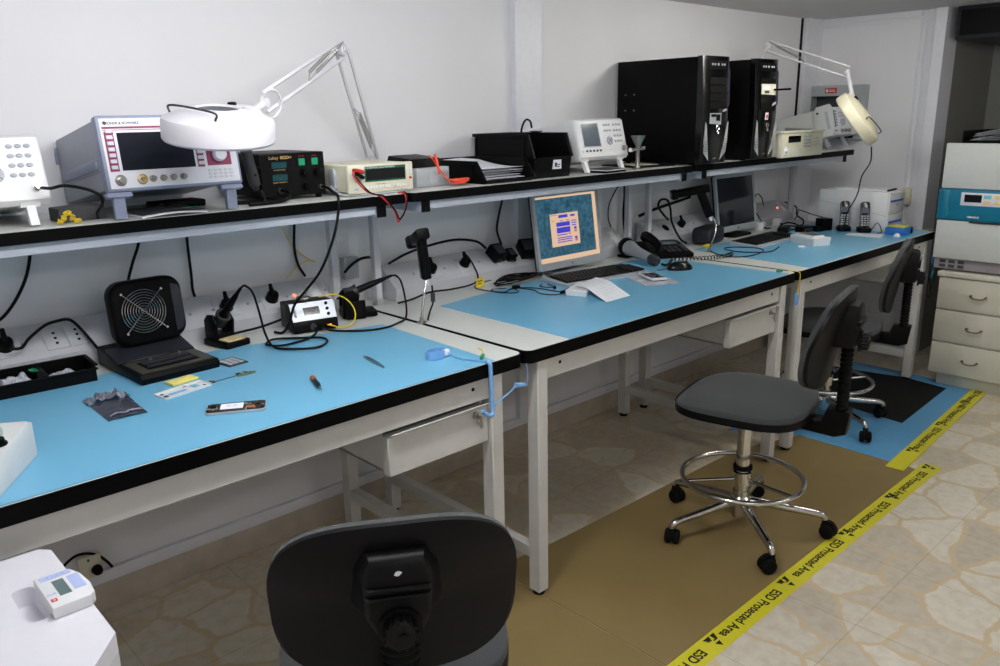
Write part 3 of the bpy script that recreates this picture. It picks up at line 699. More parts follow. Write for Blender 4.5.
tag(MB().box(-.012,.012,-.006,.006,0,.003).box(-.008,-.002,-.004,.004,.003,.005).box(.002,.008,-.004,.004,.003,.005).obj('circuit_scrap', M['green'], loc=(-1.086,-.235,ZB+.042), rot=(.4,.2,.7)), 'tiny green circuit piece on the crumpled bag in the parts tray', 'circuit board')

# ---- fume extractor: flat base, hinged fan head
M['charc'] = mat('charcoal_plastic', srgb(34,36,44), 0.4, var=.08, spec=.4)
M['bronze'] = mat('dull_bronze_plate', srgb(84,80,72), 0.4, .4, var=.08)
t = thing('fume_extractor', 'black solder fume extractor with round wire fan guard, hinged on a flat base', 'fume extractor', (-.792,-.283,ZB), D2R(3))
q = MB(); q.prism([(-.150,0),(.135,0),(.135,.052),(.085,.052),(-.010,.026),(-.145,.026),(-.155,.016)], -.108, .108, 'x', .004); q.obj('base', M['black'], t)
q = MB(); sl = math.atan2(.026,.095)
q.M = Matrix.Translation((0,.0375,.0395)) @ Matrix.Rotation(sl,4,'X'); q.box(-.106,.106,-.045,.045,-.001,.0025,.001,1); q.obj('sloped_cover', M['charc'], t)
q = MB(); q.box(-.098,.098,-.138,-.118,.026,.0285).box(-.098,.098,-.030,-.015,.026,.0285).box(-.098,-.072,-.118,-.03,.026,.0285).box(.072,.098,-.118,-.03,.026,.0285); q.obj('top_plate', M['bronze'], t)
MB().box(-.072,.072,-.118,-.030,.0255,.0268).obj('plate_recess', M['blackm'], t)
for yy in (-.054, -.090):
    b = MB().box(-.064,.064,yy-.008,yy+.008,.0268,.0335,.002); b.obj('clamp_bar', M['charc'], t)
for xx in (-.035,.045): MB().cyl((xx,-.044,.0268),(xx,-.044,.040),.0045,n=12).obj('thumb_nut', M['nickel'], t)
Hd = Matrix.Translation((.022,.070,.052)) @ Matrix.Rotation(D2R(-6),4,'X')
q = MB(); q.M = Hd; q.prism(rrect(-.100,.100,0,.180,.042,8), -.022, .030, 'y', .010, 3); hd = q.obj('fan_head', M['black'], t)
q = MB(); q.M = Hd; q.prism([(.066,.020),(.088,.026),(.096,.05),(.096,.135),(.088,.15),(.066,.158)], -.026, -.020, 'y', .003); q.obj('side_panel', M['charc'], hd)
q = MB(); q.M = Hd; q.cyl((-.018,-.0225,.092),(-.018,-.0212,.092),.060,n=40); q.obj('fan_well', M['rub'], hd)
q = MB(); q.M = Hd
q.cyl((-.018,-.0245,.092),(-.018,-.0225,.092),.016,n=20)
for i in range(7):
    a = 2*PI*i/7; c, s = math.cos(a), math.sin(a)
    q.raw([(-.018+.015*c,-.0228,.092+.015*s),(-.018+.055*math.cos(a+.15),-.0228,.092+.055*math.sin(a+.15)),(-.018+.055*math.cos(a+.65),-.0245,.092+.055*math.sin(a+.65)),(-.018+.015*math.cos(a+.8),-.0245,.092+.015*math.sin(a+.8))],[(0,1,2,3)])
q.obj('fan_blades', M['black'], hd)
q = MB(); q.M = Hd
for i in range(8): q.torus((-.018,-.029,.092), .0075*(i+1), .0010, (0,1,0), 40, 5)
for s in (1,-1): q.tube([(-.018-.060*s*.78-.008*s,-.0285,.092-.060*.78-.008),(-.018+.060*s*.78+.008*s,-.0285,.092+.060*.78+.008)], .0013, 5, smooth=False)
for sx in (1,-1):
    for sz in (1,-1): q.cyl((-.018+.055*sx,-.0315,.092+.055*sz),(-.018+.055*sx,-.0215,.092+.055*sz),.0035,n=10)
q.obj('fan_guard', M['chrome'], hd)
cable('extractor_cord', [(-.905,-.16,.880),(-.925,-.105,.930),(-.945,-.085,.957),(-.975,-.080,.9585),(-1.01,-.0875,.953),(-1.055,-.105,.93),(-1.083,-.137,.916),(-1.108,-.139,.918)], .0042, 'black power cord arching from the fume extractor to the left socket')

# ---- soldering iron stands
M['sponge'] = mat('buff_sponge', srgb(206,186,140), .95, var=.12, scale=200, bump=.5)
def iron_stand(name, label, loc, rz, sponge, rest, el):
    t = thing(name, label, 'iron stand', loc, rz)
    q = MB(); q.prism(rrect(-.043,.043,-.065,.055,.010,4), 0, .018, 'z', .003); q.obj('base', M['black'], t)
    if sponge: MB().prism(rrect(-.032,.032,-.058,-.006,.006,3), .0182, .023, 'z', .002).obj('sponge', M['sponge'], t)
    q = MB().box(-.034,.034,.0,.052,.017,.034,.003); q.obj('holder_block', M['black'], t)
    for s in (-1,1):
        q = MB(); q.prism([(.000,.03),(.052,.03),(.052,.075),(.036,.092),(.012,.094),(-.006,.07)], min(s*.024,s*.034), max(s*.024,s*.034), 'x', .003); q.obj('side_cheek', M['black'], t)
    q = MB(); q.M = Matrix.Translation(rest) @ Matrix.Rotation(PI/2-el,4,'X'); q.lathe([(.0150,-.030),(.0205,-.030),(.0215,.006),(.0235,.008),(.0235,.012),(.0150,.012),(.0150,-.030)], 22); q.obj('iron_rest', M['dark'], t)
    return t
iron_stand('iron_stand', 'black soldering iron stand with a buff sponge, left of the soldering station', (-.560,-.215,ZB), D2R(12), True, (0,.006,.083), D2R(44))
def iron(label, p, d, pts):
    p, d = Vector(p), Vector(d).normalized(); t = thing('soldering_iron', label, 'soldering iron', p)
    Q = Vector((0,0,1)).rotation_difference(d).to_matrix().to_4x4()
    q = MB(); q.M = Q; q.lathe([(0,-.062),(.003,-.062),(.0045,-.02),(.006,0),(.0125,.004),(.0115,.03),(.0105,.07),(.008,.105),(.0055,.118),(.0045,.142),(0,.143)], 18); q.obj('grip', M['black'], t)
    q = MB(); q.tube([Vector(x)-p for x in pts], .0034, 8); q.obj('lead', M['cable'], t)
iron('soldering iron resting in the stand with the buff sponge', (-.5613,-.2091,.915), (.1496,-.7036,.6947), [(-.540,-.309,1.014),(-.535,-.330,1.024),(-.520,-.345,1.0),(-.505,-.345,.93),(-.495,-.345,.875),(-.488,-.375,.8395),(-.465,-.43,.8385),(-.40,-.475,.8385),(-.345,-.44,.8385),(-.335,-.39,.8385),(-.38,-.345,.8385),(-.44,-.300,.8385),(-.470,-.310,.8385),(-.490,-.340,.8385),(-.46,-.38,.8385),(-.37,-.37,.8385),(-.32,-.335,.842),(-.308,-.312,.850)])

t = thing('soldering_station', 'black soldering station with tilted silver panel and small red display', 'soldering station', (-.280,-.225,ZB), D2R(-12))
q = MB(); q.prism([(-.070,.004),(.060,.004),(.060,.084),(-.030,.090),(-.062,.040),(-.070,.028)], -.074, .074, 'x', .004); q.obj('case', M['black'], t)
for x in (-.06,.06):
    for y in (-.055,.045): MB().cyl((x,y,0),(x,y,.005),.007).obj('foot', M['rub'], t)
P = Matrix.Translation((0,-.0645,.0395)) @ Matrix.Rotation(math.atan2(.050,.032),4,'X')
M['alu'] = mat('brushed_panel', srgb(206,210,216), .35, .2, var=.03)
on(P).box(-.072,.072,-.002,.060,-.001,.002,.001,1).obj('panel', M['alu'], t)
on(P,-.006,.029).box(-.026,.026,-.0125,.0125,.002,.0028).obj('display_window', M['lcd'], t)
M['digit'] = mat('dim_red_digits', srgb(70,10,12), .4, emit=(.5,.03,.03), es=.06)
ptext(P, 'digits', '888', .015, M['digit'], t, -.006, .029, .003, sx=1.1)
keys(P, 'button', t, M['black'], [(.046,.048,.002),(.046,.030,.002),(.046,.012,.002)], lambda b: b.cyl((0,0,0),(0,0,.003),.0052,n=14))
ptext(P @ Matrix.Translation((-.060,.028,.0022)) @ Matrix.Rotation(-PI/2,4,'Z'), 'brand_strip', 'WELLER', .009, M['ink'], t, 0, 0, 0, bold=.0003)
MB().box(.034,.062,-.0715,-.070,.012,.022).obj('rocker_switch', M['rub'], t)
MB().box(.042,.050,-.0722,-.0715,.015,.019).obj('switch_lamp', M['redled'], t)
MB().cyl((-.01,-.074,.018),(-.01,-.068,.018),.011,n=16).obj('iron_socket', M['dark'], t)
MB().lathe([(.022,.088),(.024,.094),(.022,.100),(0,.101)], 20, (-.01,.01,0)).obj('tip_tin', M['nickel'], t)
cable('earth_lead', [(-.245,-.235,.927),(-.20,-.245,.930),(-.165,-.262,.915),(-.148,-.285,.885),(-.158,-.308,.855),(-.19,-.322,.838),(-.225,-.322,.838),(-.245,-.314,.845),(-.262,-.306,.851)], .0021, 'thin yellow earth lead curling over the soldering station', M['yel'])
t = iron_stand('iron_stand', 'black soldering iron stand right of the soldering station, without sponge', (-.085,-.205,ZB), D2R(69), False, (0,.006,.083), D2R(18))
MB().box(-.030,.030,-.066,-.0645,.004,.015).obj('maker_plate', M['silver'], t)
MB().box(-.060,-.0435,-.02,.045,.0,.062,.004).obj('tip_box', M['black'], t)
iron('soldering iron lying across the stand without sponge', (-.0906,-.2028,.915), (.888,-.3409,.309), [(.036,-.252,.9592),(.052,-.260,.955),(.056,-.28,.93),(.040,-.32,.87),(.0,-.37,.836),(-.06,-.41,.8365),(-.13,-.43,.8365),(-.20,-.405,.8365),(-.262,-.335,.8365),(-.285,-.306,.846)])
# ================================================================ loose things on the left bench
# antistatic bag
M['asd'] = mat('silver_shielding_film', srgb(92,94,108), .22, .55, var=.12, scale=30, bump=.35, bscale=55)
M['asd2'] = mat('crinkled_silver_film', srgb(170,174,188), .18, .7, var=.2, scale=60, bump=.6, bscale=80)
t = thing('shielding_bag', 'grey metallic anti-static bag with crinkled silver mouth on the blue mat', 'anti-static bag', (-.992,-.545,ZB), D2R(-2))
b = MB(); b.grid(lambda u, v: ((u-.5)*(.086+.006*v), -.098+.150*v, .001+.0095*math.sin(PI*min(1,max(0,u)))**.5*math.sin(PI*min(1,.08+v*.95))**.6+.0012*noise.noise(Vector((u*6,v*7,1)))), 14, 18, .0012); b.obj('pouch', M['asd'], t)
b = MB(); b.grid(lambda u, v: ((u-.5)*.098, .040+.050*v, .004+.012*noise.noise(Vector((u*7,v*3,4)))+.008*math.sin(PI*u)+.010*v*noise.noise(Vector((u*11,0,2)))), 22, 6, .0008); b.obj('mouth', M['asd2'], t, smooth=0)
b = MB(); b.tube([(-.036,-.092,.010),(-.02,-.086,.0125),(-.004,-.092,.012),(.012,-.086,.0125),(.036,-.088,.0105)], .0022, 6); b.obj('fold_highlight', M['asd2'], t)
# white phone frame, yellow foam
t = thing('phone_midplate', 'empty white phone mid-frame with cut-outs, in front of the yellow foam scrap', 'phone part', (-.828,-.548,ZB), D2R(12))
b = MB(); O = rrect(-.067,.067,-.0285,.0285,.009,5)
b.prism(O, 0, .0012); b.obj('plate', M['white'], t)
b = MB(); n = len(O); I = rrect(-.0655,.0655,-.027,.027,.0085,5)
b.raw([(p[0],p[1],.0012) for p in O]+[(p[0],p[1],.004) for p in O]+[(p[0],p[1],.0012) for p in I]+[(p[0],p[1],.004) for p in I], [f for i in range(n) for f in ((i,(i+1)%n,n+(i+1)%n,n+i),(n+i,n+(i+1)%n,3*n+(i+1)%n,3*n+i),(2*n+(i+1)%n,2*n+i,3*n+i,3*n+(i+1)%n))]); b.obj('rim', M['offw'], t)
MB().box(-.044,.004,-.012,.002,.0012,.0016).box(.024,.043,-.010,.014,.0012,.0016).obj('cut_out', M['bluemat'], t)
MB().box(-.060,-.050,-.016,-.004,.0012,.0024).box(-.058,-.050,.006,.014,.0012,.0024).box(.050,.056,-.014,-.008,.0012,.0024).box(.010,.020,.016,.020,.0012,.002).obj('screw_tab', M['print'], t)
M['foam'] = mat('yellow_foam', srgb(232,218,120), .9, var=.08, scale=120, bump=.4)
b = MB(); b.prism([(-.036,-.020),(-.010,-.026),(.014,-.022),(.038,-.024),(.040,.012),(.020,.018),(.004,.014),(-.034,.020)], 0, .007, 'z', .002)
tag(b.obj('foam_scrap', M['foam'], loc=(-.806,-.475,ZB), rot=(0,0,D2R(14))), 'torn pale yellow foam scrap behind the white phone frame', 'foam scrap')
# phone motherboard with frame
M['pcb'] = mat('dark_circuit_board', srgb(40,36,34), .45, var=.4, scale=300)
M['pcbg'] = mat('green_grey_board', srgb(92,112,96), .5, var=.35, scale=260)
M['copper'] = mat('copper_shield', srgb(176,116,84), .4, .3, var=.1)
t = thing('phone_chassis', 'opened phone chassis with exposed circuit board and white label, nearest the bench edge', 'phone part', (-.795,-.775,ZB), D2R(-30))
b = MB(); b.prism(rrect(-.068,.068,-.032,.032,.011,6), 0, .0062, 'z', .002, 2); b.obj('frame', M['silver'], t)
MB().prism(rrect(-.0655,.0655,-.0295,.0295,.009,6), .006, .0068).obj('board', M['pcb'], t)
MB().box(-.036,.016,-.016,.020,.0068,.0084,.0008,1).obj('battery_label', M['paper'], t)
q = MB(); [q.torus((x,.004,.0085), .004, .0004, N=14, n=4) for x in (-.018,-.002)]; q.obj('label_print', M['key'], t)
MB().cyl((-.052,.004,.0068),(-.052,.004,.0088),.0075,n=18).obj('camera_hole', M['rub'], t)
MB().box(.022,.042,-.020,-.004,.0068,.0085,.0006,1).obj('copper_shield', M['copper'], t)
rn = random.Random(11); q = MB()
for i in range(34):
    x = rn.choice([rn.uniform(.02,.062), rn.uniform(-.063,-.04)]); y = rn.uniform(-.026,.026); a = rn.uniform(.0012,.004); c = rn.uniform(.0012,.003)
    q.mi = rn.choice([0,1,2]); q.box(x-a,x+a,y-c,y+c,.0068,.0068+rn.uniform(.0006,.002))
q.obj('components', [M['silver'], M['black'], M['brass']], t)['kind'] = 'stuff'
# flexible board strip
t = thing('flex_board', 'narrow phone circuit strip with a small green board at its right end', 'circuit board', (-.69,-.535,ZB), D2R(-2))
q = MB(); q.prism([(-.058,-.012),(.010,-.004),(.010,-.0005),(-.058,-.008)], 0, .0012).prism([(-.064,-.016),(-.054,-.016),(-.054,.004),(-.064,.004)], 0, .003); q.obj('strip', M['dark'], t)
MB().prism([(.008,-.012),(.030,-.016),(.060,-.010),(.062,.004),(.05,.002),(.044,.014),(.012,.016)], 0, .0022).obj('board', M['pcbg'], t)
q = MB()
for i in range(14): 
    x, y = rn.uniform(.014,.052), rn.uniform(-.008,.008); q.mi = rn.choice([0,1,2]); q.box(x-.003,x+.003,y-.002,y+.002,.0022,.004)
q.cyl((-.060,-.002,.003),(-.060,-.002,.0055),.004); q.obj('components', [M['silver'], M['brass'], M['black']], t)['kind'] = 'stuff'
# battery-like grey chip board
t = thing('circuit_board', 'small dark grey chip board lying in front of the sponge stand', 'circuit board', (-.637,-.412,ZB), D2R(8))
MB().box(-.030,.030,-.038,.038,0,.004,.001,1).obj('board', M['dark'], t)
q = MB()
for i in range(3):
    for j in range(3): q.box(-.024+.0165*i,-.024+.0165*i+.013,-.030+.021*j,-.030+.021*j+.016,.004,.0052)
q.obj('chips', M['key'], t)
# screwdriver, tweezers
t = thing('screwdriver', 'small precision screwdriver with dark grip lying on the blue mat', 'screwdriver', (-.575,-.765,ZB+.0085), rot=(0,0,math.atan2(-.142,-.044)))
q = MB(); q.M = Matrix.Rotation(PI/2,4,'Y'); q.lathe([(.0,-.046),(.0075,-.045),(.0085,-.038),(.0078,-.030),(.0055,-.027),(.0055,-.020)], 16); q.obj('swivel_cap', M['copper'], t)
q = MB(); q.M = Matrix.Rotation(PI/2,4,'Y'); q.lathe([(.0055,-.021),(.0065,-.012),(.0060,.006),(.0068,.012),(.0048,.022),(.0035,.032),(0,.0325)], 12); q.obj('grip', M['charc'], t)
q = MB(); q.M = Matrix.Rotation(PI/2,4,'Y'); q.cyl((0,0,.031),(0,0,.060),.0014,.0009,n=8); q.obj('blade', M['nickel'], t)
t = thing('tweezers', 'steel tweezers lying on the blue mat near the bench edge', 'tweezers', (-.360,-.708,ZB), rot=(0,0,math.atan2(-.12,-.02)))
for s in (-1,1):
    q = MB(); q.prism([(-.060,.0005*s),(-.058,.004*s),(.0,.0058*s),(.03,.004*s),(.064,.0008*s),(.064,.0003*s),(.03,.0028*s),(0,.0042*s),(-.056,.0022*s)], 0, .006); q.obj('arm', M['nickel'], t)
MB().box(-.066,-.054,-.004,.004,0,.0065,.001,1).obj('joint', M['nickel'], t)
# white wedge instrument at the left edge
M['palegreen'] = mat('pale_green_disc', srgb(160,182,172), .35, var=.03)
t = thing('preheater', 'pale wedge-shaped bench device with grey-green disc and black knob at the left edge', 'bench device', (-1.338,-.785,ZB), D2R(58))
# local: +x toward the far right end
q = MB(); q.prism([(-.10,0),(.115,0),(.115,.072),(.09,.084),(-.10,.06)], -.085, .085, 'y', .004); q.obj('body', M['offw'], t)
q = MB(); sl = math.atan2(.024,.19); q.M = Matrix.Translation((.025,.010,.0753)) @ Matrix.Rotation(-sl,4,'Y'); q.cyl((0,0,0),(0,0,.003),.070,n=40); q.obj('disc', M['palegreen'], t)
q = MB(); q.M = Matrix.Translation((.0,-.068,.072)) @ Matrix.Rotation(-sl,4,'Y'); q.cyl((0,0,0),(0,0,.004),.012,n=18); q.cyl((0,0,.004),(0,0,.014),.009,.008,n=18); q.obj('knob', M['black'], t)
# wrist strap
t = thing('wrist_strap', 'light blue wrist strap with coiled cord hanging over the front edge of the left bench', 'wrist strap', (-.215,-.80,ZB))
q = MB(); 
def band(u, v):
    a = 2*PI*u; return (.030*math.cos(a)*(1+.15*math.sin(a)), .020*math.sin(a), .002+.022*v)
q.grid(band, 28, 2, .002); q.obj('band', M['ltblue'], t)
MB().box(.020,.038,-.016,-.002,.004,.022,.003).obj('buckle', M['white'], t)
q = MB(); q.tube([(.030,-.016,.012),(.034,-.03,.010),(.040,-.06,.003),(.052,-.095,.003),(.064,-.125,.0035),(.068,-.142,.0030)], .0018, 7); q.obj('thin_cord', M['ltblue'], t)
q = MB(); q.tube([(.066,-.137,.006),(.069,-.1475,-.002),(.069,-.150,-.03),(.068,-.153,-.08),(.066,-.157,-.125),(.060,-.164,-.140),(.042,-.170,-.138),(.020,-.166,-.120)], .0062, 10); q.obj('coiled_cord', M['ltblue'], t)
# green clip and earth wire
t = thing('crocodile_clip', 'green crocodile clip with yellow wire on the corner of the left bench', 'clip', (-.125,-.893,TH+.001), rot=(0,0,D2R(38)))
q = MB(); q.prism([(-.018,0),(.012,0),(.020,.004),(.012,.011),(-.018,.009)], -.0045, .0045, 'y', .0015); q.obj('jaw', M['green'], t)
q = MB(); q.tube([(.018,0,.005),(.035,.006,.012),(.060,.022,.012),(.085,.022,.004),(.098,.018,.0022)], .0014, 6); q.obj('wire', M['yel'], t)
t = thing('crocodile_clip', 'blue crocodile clip hanging under the corner of the left bench beside the table leg', 'clip', (-.040,-.955,.745))
q = MB(); q.M = Matrix.Rotation(D2R(12),4,'Y'); q.prism([(-.02,-.006),(.012,-.004),(.030,-.002),(.012,.008),(-.02,.008)], -.006, .006, 'y', .002); q.obj('jaw', M['ltblue'], t)
q = MB(); q.tube([(-.02,0,.001),(-.05,-.012,-.004),(-.085,-.018,-.012),(-.115,-.018,-.025)], .0022, 6).tube([(.028,.0,.002),(.030,-.002,.025),(.024,-.002,.060)], .0015, 6); q.obj('wire', M['ltblue'], t)
# cables behind the left bench: drops, plugs
def drop(pts, r, label): cable('power_cable', pts, r, label)
drop([(-.992,-.020,1.218),(-1.0,-.020,1.14),(-1.03,-.022,1.06),(-1.09,-.03,.985),(-1.16,-.05,.9605)], .0046, 'black cable slanting down the wall to the left of the fume extractor')
drop([(-.700,-.018,1.218),(-.707,-.018,1.144),(-.735,-.02,1.08),(-.757,-.02,1.02),(-.765,-.022,.962)], .0046, 'black cable coming down behind the fume extractor')
drop([(-.560,-.018,1.218),(-.563,-.018,1.12),(-.563,-.018,1.02),(-.565,-.020,.975),(-.565,-.03,.951)], .0046, 'black cable hanging straight down between extractor and iron stand')
drop([(-.186,-.018,1.218),(-.190,-.018,1.147),(-.198,-.018,1.06),(-.190,-.020,1.0),(-.168,-.022,.957)], .0048, 'black cable hanging down behind the soldering station')
cable('earth_wire', [(-.238,-.014,1.218),(-.235,-.014,1.14),(-.205,-.014,1.07),(-.155,-.014,1.02),(-.120,-.014,.998),(-.140,-.015,1.008),(-.19,-.016,.995),(-.235,-.018,.957)], .0016, 'thin yellow earth wire curling down the wall behind the soldering station', M['yel'])
FR = math.atan2(.072,.090)
def plug(label, x, tail, r=.0036, s=.5, tilt=0.2):
    p = Vector((x, -.135+.09*s-.0055*math.sin(FR), TH+.046+.072*s+.0055*math.cos(FR)))
    p = Vector((x, -.135+.09*s, TH+.046+.072*s)) + Vector((0,-.072,.090)).normalized()*.0062
    t = thing('mains_plug', label, 'plug', p, group='black mains plugs in the trunkings')
    q = MB(); q.M = Matrix.Rotation(FR,4,'X'); q.lathe([(.0185,0),(.0195,.004),(.0195,.018),(.017,.024),(0,.025)], 20); q.obj('body', M['black'], t)
    q = MB(); q.M = Matrix.Rotation(FR,4,'X'); q.tube([(0,.002,.018),(0,.018,.026),(.001,.034,.034)], lambda u: .0095-.004*u, 10, 5); q.obj('strain_relief', M['black'], t)
    if tail:
        q = MB(); q.tube([Vector((.001,.034*math.cos(FR)-.034*math.sin(FR),.034*math.sin(FR)+.034*math.cos(FR)))] + [Vector(a)-p for a in tail], r, 8); q.obj('lead', M['cable'], t)
    return t
plug('black mains plug in the leftmost socket, at the left edge', -1.112, None)
plug('black mains plug behind the sponge stand, its lead drooping right', -.494, None)
plug('black mains plug standing up left of the soldering station', -.337, None)
cable('station_cord', [(-.352,-.175,.862),(-.385,-.165,.853),(-.43,-.16,.846),(-.50,-.155,.842),(-.56,-.145,.8345)], .0040, 'black power cord running left behind the soldering station')
# grey wall box between the uprights
t = thing('junction_box', 'grey junction box with black cable on the wall between the two uprights', 'junction box', (.016,-.0005,.958))
MB().box(-.030,.030,-.035,0,-.038,.042,.004).obj('body', M['silver'], t)
MB().box(-.022,.018,-.040,-.035,.018,.036,.003).obj('clear_cover', M['bag'], t)
q = MB(); q.tube([(-.03,-.030,-.01),(-.012,-.048,.016),(.02,-.055,.034),(.055,-.05,.036),(.085,-.03,.030)], .0052, 8); q.obj('cable', M['cable'], t)
cable('cable_tie', [(-.075,-.035,1.19),(-.06,-.03,1.12),(-.045,-.02,1.05),(-.025,-.02,1.0)], .0022, 'thin clear strip hanging down from the shelf beside the grey junction box', M['bag'])
# ================================================================ middle shelf
ZS2 = 1.2525
def bin_box(name, label, loc, rz, W, D, Hh, lip, slant, sticker=False):
    """stacking bin, open towards the front (-y)"""
    t = thing(name, label, 'storage bin', loc, rz, )
    k = .012; w = .0035
    side = [(0,0),(-D+k,0),(-D,lip),(-D+slant,Hh),(0,Hh)]
    for s in (-1,1):
        q = MB(); x = s*W/2; q.prism(side, min(x,x-s*w), max(x,x-s*w), 'x', .001, 1)
        q.prism([(.002,Hh-.010),(-D+slant-.004,Hh-.010),(-D+slant-.006,Hh+.003),(.002,Hh+.003)], min(x,x+s*.010), max(x,x+s*.010), 'x', .001, 1)
        q.prism([(-D-.004,lip),(-D+.008,lip),(-D+slant+.008,Hh),(-D+slant-.008,Hh)], min(x,x+s*.008), max(x,x+s*.008), 'x', .001, 1)
        q.box(min(x,x+s*.004), max(x,x+s*.004), -.014, -.004, .004, Hh-.012).box(min(x,x+s*.004), max(x,x+s*.004), -D+slant+.02, -D+slant+.03, .004, Hh-.012).box(min(x,x+s*.004), max(x,x+s*.004), -D+slant+.02, -.004, .004, .012)
        q.obj('side_wall', M['black'], t)
    MB().box(-W/2, W/2, -D+k, 0, 0, .003).obj('base', M['black'], t)
    MB().box(-W/2+w, W/2-w, -.0035, 0, .003, Hh).box(-W/2-.008, W/2+.008, -.002, .006, Hh-.008, Hh+.003, .001, 1).obj('back_wall', M['black'], t)
    q = MB(); q.prism([(-D+k,0),(-D+k+.003,0),(-D+.003,lip),(-D-.006,lip+.002),(-D,lip-.006)], -W/2+w, W/2-w, 'x'); q.obj('front_lip', M['black'], t)
    if sticker:
        q = MB(); q.box(-.002,.040,-D-.0015,-D+.006,lip-.044,lip-.010); q.obj('sticker', M['paper'], t)
        q = MB(); q.box(.004,.016,-D-.0022,-D-.0014,lip-.036,lip-.020).box(.018,.034,-D-.0022,-D-.0014,lip-.030,lip-.026).box(.018,.03,-D-.0022,-D-.0014,lip-.038,lip-.034); q.obj('sticker_print', M['print'], t)
    return t
bin_box('storage_bin', 'tall black open-front storage bin with a white sticker, left of the white tester', (.715,-.045,ZS2), 0, .200, .335, .160, .075, .035, True)
bin_box('storage_bin', 'low black open bin holding a stack of papers, in front of the tall bin', (.470,-.065,ZS2), 0, .235, .335, .075, .012, .05)
for i, (a, dx, dy) in enumerate(((1,0,0),(-2,.006,-.006),(2,-.006,.004),(3,.004,.006),(-3,0,-.004),(2,.004,.002))):
    b = MB(); b.grid(lambda u, v: ((u-.5)*.19, (v-.5)*.235, .022*v*(1-.3*u) + .0015*i + (.0045*i)*(v**2)*(1-.6*abs(u-.5)) + .012*(1-v)**3*(i/5)), 6, 8, .0008)
    o = b.obj('paper_sheet', M['paper'], loc=(.470+dx,-.245+dy,ZS2+.0055+.005*i), rot=(0,0,D2R(a)))
    tag(o, 'loose white paper sheet in the low black bin', 'paper', 'papers in the low black bin')
cable('cable_loop', [(.86,-.06,1.36),(.862,-.06,1.425),(.885,-.06,1.462),(.912,-.06,1.458),(.922,-.06,1.43)], .0042, 'black cable loop rising behind the tall storage bin')
tag(MB().prism([(-.06,-.05),(.02,-.02),(.05,.04),(.03,.045),(-.05,-.02)], 0, .004).obj('antenna_strip', M['black'], loc=(.80,-.20,ZS2+.1645), rot=(.0,.0,.2)), 'black flat strip lying across the top of the tall storage bin', 'strip')
for s in (0,): pass
# booklet and phone-like things under the white tester
t = thing('booklet', 'stack of thin black and white booklets under the white tester on the middle shelf', 'booklet', (1.042,-.355,ZS2), D2R(4))
MB().box(-.068,.068,-.06,.06,0,.008,.001,1).obj('black_cover', M['black'], t)
MB().box(-.062,.064,-.058,.055,.008,.011,.001,1).obj('pages', M['paper'], t)
MB().box(-.05,.070,-.055,.045,.011,.014,.001,1).obj('top_cover', M['dark'], t)
# bright metal fixture
t = thing('metal_fixture', 'shiny flared metal fixture standing right of the white tester', 'metal fixture', (1.235,-.375,ZS2))
MB().lathe([(.022,0),(.022,.004),(.012,.008),(.009,.03),(.008,.09),(.010,.094)], 16).obj('stem', M['nickel'], t)
MB().lathe([(.009,.094),(.012,.10),(.030,.135),(.031,.138),(.028,.137),(.010,.104),(0,.103)], 20).obj('flared_cup', M['nickel'], t)
q = MB(); q.cyl((-.045,-.006,.082),(.032,0,.086),.0062,n=12).cyl((-.062,-.008,.082),(-.044,-.006,.082),.009,n=14).cyl((.028,0,.086),(.040,0,.087),.009,n=12); q.obj('cross_pipe', M['chrome'], t)
# envelope
t = thing('envelope', 'buff envelope on a black folder, beside the left computer tower', 'envelope', (1.42,-.24,ZS2), D2R(-10))
MB().box(-.115,.11,-.12,.12,0,.006,.001,1).obj('folder', M['black'], t)
MB().prism([(-.09,-.06),(.05,-.075),(.075,.05),(-.06,.08)], .006, .008).obj('envelope', mat('buff_paper', srgb(206,200,176), .8, var=.04), t)

# ---- computer towers
M['mesh'] = None
def mesh_mat():
    m = bpy.data.materials.new('silver_mesh'); m.use_nodes = True; nt = m.node_tree; b = nt.nodes['Principled BSDF']
    tc = nt.nodes.new('ShaderNodeTexCoord'); v = nt.nodes.new('ShaderNodeTexVoronoi'); v.inputs['Scale'].default_value = 135; v.inputs['Randomness'].default_value = .15
    nt.links.new(tc.outputs['Object'], v.inputs['Vector'])
    r = nt.nodes.new('ShaderNodeValToRGB'); e = r.color_ramp.elements; e[0].position = .34; e[1].position = .40
    e[0].color = (.004,.004,.004,1); e[1].color = (*srgb(190,192,194),1); nt.links.new(v.outputs['Distance'], r.inputs['Fac']); nt.links.new(r.outputs['Color'], b.inputs['Base Color'])
    b.inputs['Roughness'].default_value = .35; b.inputs['Metallic'].default_value = .3; return m
M['mesh'] = mesh_mat()
M['gloss'] = mat('gloss_black', srgb(7,7,9), .16, var=.1, spec=.4)
M['purpl'] = mat('dark_purple_plastic', srgb(44,38,54), .35, var=.1)
